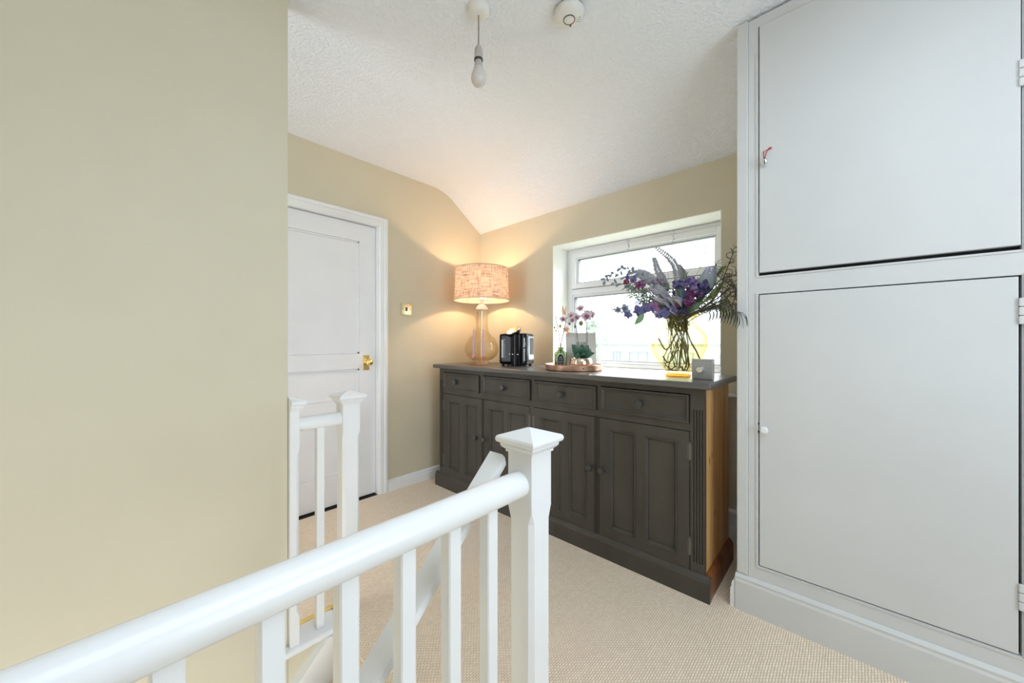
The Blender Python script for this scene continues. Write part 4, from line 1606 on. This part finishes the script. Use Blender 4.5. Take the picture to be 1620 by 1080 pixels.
# --- wispy yellow-green sprays behind the willow
for lab, pts in (('wispy yellow green spray tall beside the window edge', [(10, 92), (44, 120), (58, 150), (68, 180)]),
                 ('wispy yellow green spray low beside the cupboard edge', [(12, 92), (48, 104), (68, 112), (84, 118)]),
                 ('wispy yellow green spray curling near the top right of the window', [(12, 92), (48, 130), (66, 158), (78, 172)]),
                 ('wispy yellow green spray just above the palm frond', [(12, 92), (44, 104), (64, 112), (80, 104)]),
                 ('wispy yellow green spray at mid height behind the willow', [(10, 92), (46, 118), (66, 140), (82, 152)])):
    W = [bq(a, b, 0.05) for a, b in pts]
    t, sp = stemmed('wispy_spray', lab, W[-1], 'wispy green sprays', 'foliage', 0.0013, W[:-1], L_WISP)
    sprigs(t, sp, L_WISP, 150, 0.034, 0.0068, 0.36, 'foliage', 1.5)

# --- twigs reaching up to the window head
for lab, pts in (('bare twig with few small leaves reaching the window head on the left', [(-6, 95), (-36, 140), (-66, 176), (-73, 205), (-75, 217)]),
                 ('bare twig with few small leaves reaching the window head on the right', [(-2, 95), (-10, 150), (-8, 190), (-3, 212), (-1, 232)]),
                 ('beaded thin twig rising right of the purple blooms', [(4, 95), (22, 140), (38, 168), (46, 190), (50, 212)])):
    W = [bq(a, b, 0.04) for a, b in pts]
    t, sp = stemmed('twig', lab, W[-1], 'thin twigs', 'branch', 0.0013, W[:-1], L_GREY)
    sprigs(t, sp, L_BLUE if 'beaded' not in lab else L_NAVY, 9, 0.016, 0.006, 0.72, 'foliage', 1.1)

# --- eucalyptus sprigs on the left
for lab, pts in (('blue grey eucalyptus sprig reaching far left past the red bud', [(-14, 96), (-60, 142), (-92, 160), (-112, 162), (-122, 152)]),
                 ('blue grey eucalyptus sprig arching over the window rail', [(-12, 96), (-50, 150), (-78, 168), (-96, 172)]),
                 ('blue grey eucalyptus sprig just under the arching fern', [(-14, 96), (-56, 132), (-84, 144), (-108, 148)])):
    W = [bq(a, b, -0.03) for a, b in pts]
    t, sp = stemmed('eucalyptus_sprig', lab, W[-1], 'eucalyptus sprigs', 'foliage', 0.0015, W[:-1], L_SAGE)
    sprigs(t, sp, L_BLUE, 17, 0.028, 0.017, 0.5, 'foliage', 1.0)

# --- rosemary-like green filler
for lab, pts, mm_ in (('fine leaved sage green sprig low on the left of the bouquet', [(-14, 96), (-40, 112), (-62, 124), (-80, 130)], L_SAGE),
                      ('fine leaved sage green sprig in the middle left', [(-10, 96), (-28, 116), (-46, 128), (-60, 138)], L_SAGE),
                      ('fine leaved sage green sprig right of the purple blooms', [(8, 96), (34, 112), (52, 126), (66, 136)], L_SAGE),
                      ('fine leaved sage green sprig level with the vase rim on the right', [(10, 96), (36, 108), (56, 116), (74, 122)], L_SAGE),
                      ('fine leaved sage green sprig under the red bud', [(-12, 96), (-40, 120), (-64, 134), (-86, 142)], L_SAGE),
                      ('fine leaved grey green sprig over the dark orchid stem', [(-10, 96), (-30, 108), (-48, 116), (-66, 118)], L_BLUE),
                      ('fine leaved grey green sprig in the left heart of the bouquet', [(-8, 98), (-24, 120), (-36, 130), (-44, 136)], L_BLUE),
                      ('fine leaved grey green sprig beside the dark teal leaves', [(-4, 98), (-14, 124), (-20, 140), (-22, 150)], L_SAGE),
                      ('fine leaved sage green sprig behind the protea head', [(8, 98), (28, 124), (44, 148), (52, 160)], L_SAGE),
                      ('fine leaved sage green sprig behind the palm frond', [(10, 96), (40, 104), (60, 106), (78, 110)], L_SAGE),
                      ('fine leaved sage green sprig at the top centre between plumes', [(-4, 96), (6, 128), (10, 148), (14, 160)], L_SAGE)):
    W = [bq(a, b, random.uniform(-.04, .05)) for a, b in pts]
    t, sp = stemmed('sage_sprig', lab, W[-1], 'sage green filler sprigs', 'foliage', 0.0016, W[:-1], L_SAGE)
    sprigs(t, sp, mm_, 80, 0.027, 0.0062, 0.36, 'foliage', 1.2)

# --- long silvery and dark ribbon leaves in the heart of the bouquet
ribs = [((-6, 104), (-34, 126), L_SILVER, -.10), ((-2, 106), (-22, 122), L_SILVER, -.11), ((-10, 104), (-54, 126), L_SILVER, -.07), ((-4, 112), (-12, 146), L_SILVER, -.05),
        ((-8, 100), (-38, 118), L_BLUE, -.09), ((-2, 104), (-16, 128), L_BLUE, -.1), ((-4, 100), (-44, 124), L_SILVER, .03), ((-2, 100), (-36, 112), L_SILVER, -.05), ((-6, 104), (-50, 138), L_SILVER, -.02), ((2, 100), (-22, 130), L_SILVER, -.07),
        ((-4, 98), (-60, 116), L_SILVER, .0), ((4, 98), (-6, 152), L_TEAL, -.06), ((6, 98), (8, 140), L_TEAL, -.08), ((0, 98), (-14, 138), L_TEAL, -.03),
        ((8, 98), (36, 128), L_GREEN, -.05), ((4, 98), (28, 118), L_GREEN, -.08), ((-2, 100), (-30, 146), L_SILVER, .02), ((-6, 98), (-28, 104), L_SILVER, -.09),
        ((2, 96), (18, 132), L_TEAL, .04), ((-4, 98), (-42, 106), L_TEAL, -.02), ((-2, 98), (-20, 118), L_NAVY, .03), ((-4, 98), (-34, 132), L_MAUVE, -.04)]
for i, (a, b, m_, w) in enumerate(ribs):
    kind = {L_SILVER: 'silvery', L_TEAL: 'dark teal', L_GREEN: 'mid green', L_NAVY: 'deep violet', L_MAUVE: 'mauve', L_BLUE: 'blue grey'}[m_]
    hz_ = 'far left' if b[0] < -45 else 'well left' if b[0] < -32 else 'left' if b[0] < -18 else 'slightly left' if b[0] < 0 else 'right' if b[0] > 20 else 'slightly right'
    vt_ = 'tall' if b[1] > 143 else 'upper' if b[1] > 129 else 'middle' if b[1] > 117 else 'low'
    t = thing('ribbon_leaf', kind + ' long pointed leaf, ' + vt_ + ' in the bouquet and leaning ' + hz_, 'leaf', VB, group=kind + ' ribbon leaves')
    p0, p1 = bq(a[0], a[1], w * 0.4), bq(b[0], b[1], w)
    bm = bmesh.new()
    leaf(bm, p0, p1, random.uniform(0.028, 0.044), CAMDIR + V((0, 0, .4)), random.uniform(.06, .16), 9, 0.0006, 0.9, 0.25)
    obj('blade', bm, m_, t, smooth=True)
    bm = bmesh.new()
    mo_ = vase_mouth()
    tube(bm, spline([mo_ + V((0, 0, -.02)), mo_, p0], 5), 0.002, 6)
    obj('stem', bm, L_STEM, t, smooth=True)

# --- protea head
t, sp = stemmed('protea_flower', 'large pale blue green protea head with lilac tips at the right of the bouquet', bq(33, 128, -.05), None, 'flower', 0.004, [bq(14, 104, -.03)])
ax = (bq(46, 172, -.05) - bq(30, 126, -.05)).normalized()
c0 = bq(31, 128, -.05)
s1 = ax.cross(CAMDIR).normalized()
s2 = ax.cross(s1).normalized()
for ring_, (n_, ro, L, wd) in enumerate(((8, 0.020, 0.150, 0.034), (9, 0.030, 0.125, 0.036), (9, 0.036, 0.095, 0.036))):
    for i in range(n_):
        an = 2 * pi * i / n_ + ring_ * 0.35
        dr = s1 * cos(an) + s2 * sin(an)
        bm = bmesh.new()
        leaf(bm, c0 + dr * 0.006, c0 + ax * L + dr * ro, wd, dr, 0.16, 6, 0.0008, 0.75, -0.2)
        obj('bract', bm, L_PROTEA if ring_ else L_PROTEAT, t, smooth=True)
# dry bracts hugging its side
for a, b in (((34, 120), (66, 152)), ((30, 116), (60, 140)), ((28, 124), (22, 158))):
    bm = bmesh.new()
    leaf(bm, bq(*a, -.06), bq(*b, -.06), 0.022, CAMDIR, 0.1, 6, 0.0006)
    obj('outer_bract', bm, L_WISP, t, smooth=True)

# --- purple blooms
for lab, c, r, m_ in (('large violet bloom in the upper middle of the bouquet', (8, 149, -.08), 0.036, L_PURPLE),
                      ('plum bloom just below the large violet bloom', (10, 133, -.09), 0.034, L_PLUM),
                      ('deep violet bloom tucked beside the protea head', (26, 140, -.10), 0.030, L_NAVY),
                      ('deep violet bloom at the left of the large violet bloom', (-9, 144, -.07), 0.026, L_NAVY),
                      ('small plum bloom low in the middle of the bouquet', (4, 118, -.10), 0.026, L_PLUM),
                      ('small deep violet bloom under the protea head', (20, 131, -.09), 0.024, L_NAVY),
                      ('deep violet bloom just above the vase rim', (-4, 102, -.07), 0.024, L_NAVY)):
    t, sp = stemmed('purple_bloom', lab, bq(*c), 'purple blooms in the vase', 'flower', 0.0026)
    for k in range(3):
        bm = bmesh.new()
        cc = bq(*c) + V((random.uniform(-1, 1), random.uniform(-1, 1), random.uniform(-1, 1))) * r * 0.35
        cluster(bm, cc, r * 0.95, 12, r * 0.62)
        obj('petals', bm, m_, t, smooth=True)
    bm = bmesh.new()
    ball(bm, bq(*c) + CAMDIR * r * 0.75, r * 0.14, seg=8, rings=6)
    obj('centre', bm, L_SILVER, t, smooth=True)

# --- dark orchid stem hanging to the lower left
path = [bq(-10, 100, -.05), bq(-34, 108, -.06), bq(-60, 108, -.06), bq(-84, 106, -.06), bq(-102, 102, -.06), bq(-114, 108, -.06)]
t, sp = stemmed('dark_orchid_stem', 'arching stem of dark violet orchids hanging out to the lower left of the vase', path[-1], None, 'flower', 0.0024, path[:-1])
for (a, b, r, m_) in ((-22, 104, .034, L_NAVY), (-34, 99, .034, L_NAVY), (-50, 109, .032, L_PLUM), (-62, 107, .028, L_NAVY), (-74, 104, .034, L_NAVY), (-91, 98, .026, L_NAVY), (-95, 108, .024, L_BLUE), (-106, 106, .018, L_BLUE), (-44, 97, .024, L_MAUVE), (-18, 112, .026, L_PLUM)):
    b1, b2 = bmesh.new(), bmesh.new()
    petal_flower([b1, b2], bq(a, b, -.07), r, CAMDIR + V((random.uniform(-.4, .4), random.uniform(-.4, .4), random.uniform(-.3, .3))), random.uniform(0, 1))
    f_ = obj('petals', b1, m_, t, smooth=True)
    obj('centre', b2, L_NAVY, f_, smooth=True)
bm = bmesh.new()
leaf(bm, bq(-66, 100, -.08), bq(-81, 82, -.08), 0.030, CAMDIR, 0.1, 7, 0.0007)
obj('leaf', bm, L_GREEN, t, smooth=True)
sprigs(t, sp, L_WISP, 14, 0.018, 0.006, 0.78, 'tendrils', 1.2)

# --- wine red bud and little lilac stock on the left
t, sp = stemmed('red_bud_stem', 'single wine red round bud at the left of the bouquet', bq(-91, 150, -.05), None, 'flower', 0.0018, [bq(-40, 124, -.03), bq(-70, 142, -.05)])
bm = bmesh.new()
ball(bm, bq(-91, 150, -.055), 0.013, 0.012, 0.012, 14, 10)
obj('bud', bm, L_WINE, t, smooth=True)
for lab, c, m_ in (('small lilac bloom cluster beside the wine red bud', (-80, 156, -.03), L_PURPLE), ('small plum bloom cluster right of the wine red bud', (-70, 146, -.05), L_PLUM), ('small dull mauve bloom cluster under the arching fern', (-36, 152, -.03), L_MAUVE)):
    t, sp = stemmed('stock_flower', lab, bq(*c), 'small bloom clusters', 'flower', 0.0018, [bq(c[0] * 0.5, 122, -.02)])
    bm = bmesh.new()
    for k in range(5):
        cluster(bm, bq(c[0] + random.uniform(-7, 7), c[1] + random.uniform(-5, 5), c[2]), 0.012, 8, 0.011)
    obj('petals', bm, m_, t, smooth=True)

# --- loose thick stem ends crossing inside the vase
for i in range(11):
    an = random.uniform(0, 2 * pi)
    mo = vase_mouth(an)
    an2 = an + pi + random.uniform(-1.1, 1.1)
    r2 = random.uniform(0.035, 0.075)
    zf = random.uniform(0.045, 0.065) if r2 > 0.05 else random.uniform(0.026, 0.04)
    p1 = V((vx + r2 * cos(an2), vy + r2 * sin(an2), TZ + zf + 0.03))
    mid = (mo + p1) * 0.5 + V((random.uniform(-.02, .02), random.uniform(-.02, .02), 0))
    pts = [mo + V((0, 0, 0.05)), mo, mid, p1]
    if i % 2:
        an3 = an2 + random.choice((-1, 1)) * 0.9
        pts += [V((vx + 0.045 * cos(an3), vy + 0.045 * sin(an3), TZ + 0.030)), V((vx + 0.02 * cos(an3 + 1), vy + 0.02 * sin(an3 + 1), TZ + 0.050))]
    bm = bmesh.new()
    tube(bm, spline(pts, 5), random.uniform(0.0022, 0.0032), 7)
    o = obj('cut_stem', bm, L_STEM, smooth=True)
    tag(o, 'olive flower stem crossing others inside the amber vase', 'stem', 'tangled stems in the vase')

for lab, pts in (('olive cut stem leaning against the left wall of the amber vase', [(-2, 82), (-8, 62), (-22, 42), (-34, 60)]),
                 ('olive cut stem leaning against the right wall of the amber vase', [(8, 84), (16, 58), (26, 40), (33, 24)]),
                 ('short olive cut stem lying low on the left in the amber vase', [(-2, 60), (-10, 30), (-20, 22), (-27, 32)])):
    bm = bmesh.new()
    tube(bm, spline([bq(a, b, -0.02) for a, b in pts], 5), 0.0040, 7)
    tag(obj('cut_stem', bm, L_STEM, smooth=True), lab, 'stem', 'stray stems in the vase')

# ------------------------------------------------------------------ ceiling fittings
cx, cy = -1.085, 0.985
cz = ceil_z(cx)
pn = thing('pendant_light', 'bare unlit opal bulb hanging on a short flex from a white ceiling rose', 'ceiling light', (cx, cy, cz))
bm = bmesh.new()
lathe(bm, [(0, -0.030), (0.022, -0.030), (0.034, -0.026), (0.042, -0.016), (0.045, -0.002), (0.045, 0.0), (0, 0.0)], 36, (cx, cy, cz - 0.0005))
obj('ceiling_rose', bm, M_PLASTW, pn, smooth=40)
zb = 2.132
bm = bmesh.new()
tube(bm, [(cx, cy, cz - 0.030), (cx + 0.0006, cy, cz - 0.09), (cx, cy, zb + 0.156)], 0.0034, 8)
obj('flex', bm, M_CORD, pn, smooth=True)
bm = bmesh.new()
lathe(bm, [(0.0045, 0.160), (0.010, 0.156), (0.0145, 0.146), (0.016, 0.136), (0.016, 0.134), (0.0152, 0.1335), (0.0152, 0.1325), (0.0165, 0.132), (0.0165, 0.107), (0, 0.107)], 24, (cx, cy, zb))
lh = obj('lampholder', bm, M_PLASTG, pn, smooth=40)
bm = bmesh.new()
lathe(bm, [(0, 0.1075), (0.0175, 0.1065), (0.0175, 0.101), (0, 0.101)], 24, (cx, cy, zb))
obj('shade_ring', bm, M_DARKRING, lh, smooth=40)
bm = bmesh.new()
lathe(bm, [(0, 0.1005), (0.013, 0.100), (0.0135, 0.092), (0.016, 0.086), (0.0175, 0.072), (0, 0.072)], 24, (cx, cy, zb))
bl = obj('bulb_cap', bm, M_PLASTG, pn, smooth=40)
bm = bmesh.new()
lathe(bm, [(0, 0.0718), (0.0178, 0.0717), (0.022, 0.060), (0.0275, 0.044), (0.0295, 0.031), (0.0275, 0.017), (0.020, 0.006), (0.010, 0.001), (0, 0)], 28, (cx, cy, zb))
obj('bulb', bm, M_BULB, pn, smooth=True)

sx_, sy_ = -0.828, 1.240
sz_ = ceil_z(sx_) - 0.0005
aws = V((sx_, sy_, 0)).normalized()
bxs, bys = sx_ + aws.x * 0.001, sy_ + aws.y * 0.001
sd = thing('smoke_detector', 'round white smoke alarm with ringed test button on the ceiling', 'smoke detector', (sx_, sy_, sz_))
bm = bmesh.new()
lathe(bm, [(0, -0.0085), (0.052, -0.0085), (0.052, -0.001), (0, 0.0)], 40, (sx_, sy_, sz_))
obj('mount_gap', bm, M_DARKRING, sd)
bm = bmesh.new()
lathe(bm, [(0, -0.040), (0.036, -0.039), (0.050, -0.034), (0.058, -0.025), (0.060, -0.014), (0.058, -0.009), (0, -0.009)], 44, (sx_, sy_, sz_))
body = obj('body', bm, M_PLASTW, sd, smooth=40)
bm = bmesh.new()
lathe(bm, [(0.0205, -0.0402), (0.0205, -0.0415), (0.0235, -0.0415), (0.0235, -0.0395), (0.0205, -0.0402)], 32, (bxs, bys, sz_), cap=False)
obj('button_ring', bm, M_DARKRING, sd)
bm = bmesh.new()
lathe(bm, [(0, -0.0425), (0.017, -0.0425), (0.0200, -0.041), (0.0200, -0.0395), (0, -0.0395)], 32, (bxs, bys, sz_))
obj('test_button', bm, M_PLASTW, sd, smooth=40)
bm = bmesh.new()
pts = [(bxs + 0.0220 * cos(a), bys + 0.0220 * sin(a), sz_ - 0.0418) for a in [R(20 + 10 * k) for k in range(9)]]
tube(bm, pts, 0.0010, 5)
obj('red_mark', bm, M_RED, sd)
bm = bmesh.new()
ld = V((sx_, sy_, sz_ - 0.0400)) + aws * 0.034
ball(bm, (ld.x + 0.006, ld.y, sz_ - 0.0390), 0.0042, 0.0042, 0.003, 10, 6)
obj('indicator', bm, M_DARKRING, sd)
bm = bmesh.new()
for k in range(3):
    a = R(30 + 14 * k)
    for r0, r1 in ((0.030, 0.046),):
        tube(bm, [(sx_ + r0 * cos(a), sy_ + r0 * sin(a), sz_ - 0.0395), (sx_ + r1 * cos(a), sy_ + r1 * sin(a), sz_ - 0.0365)], 0.0016, 5)
obj('vent_slots', bm, M_GREYP, sd)

# ------------------------------------------------------------------ bell on a red ribbon on the upper cupboard door
be = thing('bell_ornament', 'small silver jingle bell tied with red ribbon on the upper cupboard door', 'ornament', (-0.255, CY - 0.006, 1.885))
bxx, byy = -0.254, CY - 0.020
bm = bmesh.new()
ball(bm, (bxx - 0.0005, byy, 1.842), 0.0135, 0.012, 0.0135, 20, 14)
bell = obj('bell', bm, M_SILVER, be, smooth=True)
bm = bmesh.new()
box(bm, bxx + 0.001, bxx + 0.004, byy - 0.0128, byy - 0.002, 1.829, 1.852, 0.0008)
obj('slot', bm, M_BLACK, bell)
bm = bmesh.new()


def ribbon(bm, pts, w=0.003):
    P_ = [V(p) for p in pts]
    for a, b in zip(P_, P_[1:]):
        d_ = (b - a).normalized()
        s = d_.cross(V((0, 1, 0))).normalized() * w * 0.5
        vs = [bm.verts.new(p) for p in (a - s, a + s, b + s, b - s, a - s + V((0, .0008, 0)), a + s + V((0, .0008, 0)), b + s + V((0, .0008, 0)), b - s + V((0, .0008, 0)))]
        for f in ((0, 1, 2, 3), (7, 6, 5, 4), (0, 4, 5, 1), (1, 5, 6, 2), (2, 6, 7, 3), (3, 7, 4, 0)):
            bm.faces.new([vs[i] for i in f])


ribbon(bm, [(bxx - 0.001, byy, 1.855), (bxx - 0.003, CY - 0.012, 1.872), (bxx - 0.004, CY - 0.0075, 1.888)])
ribbon(bm, [(bxx + 0.002, byy, 1.855), (bxx + 0.005, CY - 0.012, 1.872), (bxx + 0.007, CY - 0.0075, 1.884), (bxx + 0.011, CY - 0.0075, 1.889)])
leaf(bm, (bxx + 0.010, CY - 0.009, 1.889), (bxx + 0.026, CY - 0.012, 1.892), 0.008, (0, -1, 0), 0.1, 4)
ribbon(bm, [(bxx - 0.004, CY - 0.0075, 1.888), (bxx + 0.011, CY - 0.0075, 1.8895)], 0.0015)
obj('ribbon', bm, M_RED, be)

# ------------------------------------------------------------------ outside
M_GRASS = noisy('garden_lawn', (0.14, 0.18, 0.09), (0.22, 0.25, 0.14), 0.8, 0.9)
bm = bmesh.new()
box(bm, -60, 40, 2.7, 90, -2.9, -2.7)
struct('ground', bm, M_GRASS)
M_BRICK = noisy('pale_render', (0.72, 0.68, 0.66), (0.78, 0.74, 0.72), 1.5, 0.9)
M_ROOF = noisy('pale_grey_roofing', (0.70, 0.71, 0.74), (0.76, 0.77, 0.80), 3, 0.8)
M_FASCIA = mat('grey_fascia', (0.30, 0.32, 0.36), 0.6)
M_FAR = mat('far_window_glass', (0.45, 0.53, 0.58), 0.1)
ho = thing('neighbour_house', 'pale flat roofed house seen through the window with two grey windows', 'house', (-9, 24, -2.7))
bm = bmesh.new()
box(bm, -13.2, -3.0, 24, 30, -2.7, 0.86)
obj('wall', bm, M_BRICK, ho)
obj('fascia', B(-13.4, -2.8, 23.8, 30.2, 0.86, 0.98), M_FASCIA, ho)
obj('flat_roof', B(-13.3, -2.9, 23.9, 30.1, 0.98, 1.03), M_ROOF, ho)
bm = bmesh.new()
box(bm, -10.96, -10.52, 26.2, 27.0, 1.03, 2.3)
obj('chimney', bm, M_BRICK, ho)
bm = bmesh.new()
box(bm, -12.9, -11.0, 26.5, 28.4, 1.03, 1.42)
obj('roof_box', bm, M_BRICK, ho)
obj('roof_box_cap', B(-13.0, -10.98, 26.4, 28.5, 1.42, 1.50), M_FASCIA, ho)
bm = bmesh.new()
prism(bm, [(-22, 1.0), (2, 1.0), (-1.5, 4.1), (-18.5, 4.1)], 'y', 31, 38)
obj('far_roof', bm, M_ROOF, ho)
for (x0, x1, z0, z1) in ((-12.36, -11.74, -0.75, 0.46), (-11.17, -9.85, -0.75, 0.46), (-8.6, -7.0, -0.75, 0.46), (-5.6, -4.2, -0.75, 0.46)):
    bm = bmesh.new()
    rect_frame(bm, x0, x1, z0, z1, 0.10, 23.92, 24.0)
    box(bm, (x0 + x1) / 2 - 0.03, (x0 + x1) / 2 + 0.03, 23.94, 24.0, z0 + 0.1, z1 - 0.1)
    wf = obj('window', bm, M_FASCIA, ho)
    obj('pane', B(x0 + 0.1, x1 - 0.1, 23.97, 23.99, z0 + 0.1, z1 - 0.1), M_FAR, wf)


def bush(name, label, cat, c, rx, ry, rz, n, size, m, trunk=None, taper=0.0):
    t = thing(name, label, cat, (c[0], c[1], -2.7))
    bm = bmesh.new()
    for i in range(n):
        z = random.uniform(-1, 1)
        a = random.uniform(0, 2 * pi)
        rr = random.uniform(0.55, 1.0) * math.sqrt(max(0, 1 - z * z)) if not taper else random.uniform(0.3, 1.0) * (1 - (z + 1) / 2 * taper)
        p = V((c[0] + rx * rr * cos(a), c[1] + ry * rr * sin(a), c[2] + rz * z))
        d_ = V((cos(a), sin(a), random.uniform(-.4, .6))) * size
        leaf(bm, p, p + d_, size * 0.6, V((random.uniform(-1, 1), random.uniform(-1, 1), 1)), 0.1, 2, 0.004)
    o = obj('foliage', bm, m, t)
    o['kind'] = 'stuff'
    bm = bmesh.new()
    tube(bm, [(c[0], c[1], -2.7), (c[0], c[1], c[2] + rz * 0.4)], [0.12, 0.04], 8)
    obj('trunk', bm, L_BROWN, t)


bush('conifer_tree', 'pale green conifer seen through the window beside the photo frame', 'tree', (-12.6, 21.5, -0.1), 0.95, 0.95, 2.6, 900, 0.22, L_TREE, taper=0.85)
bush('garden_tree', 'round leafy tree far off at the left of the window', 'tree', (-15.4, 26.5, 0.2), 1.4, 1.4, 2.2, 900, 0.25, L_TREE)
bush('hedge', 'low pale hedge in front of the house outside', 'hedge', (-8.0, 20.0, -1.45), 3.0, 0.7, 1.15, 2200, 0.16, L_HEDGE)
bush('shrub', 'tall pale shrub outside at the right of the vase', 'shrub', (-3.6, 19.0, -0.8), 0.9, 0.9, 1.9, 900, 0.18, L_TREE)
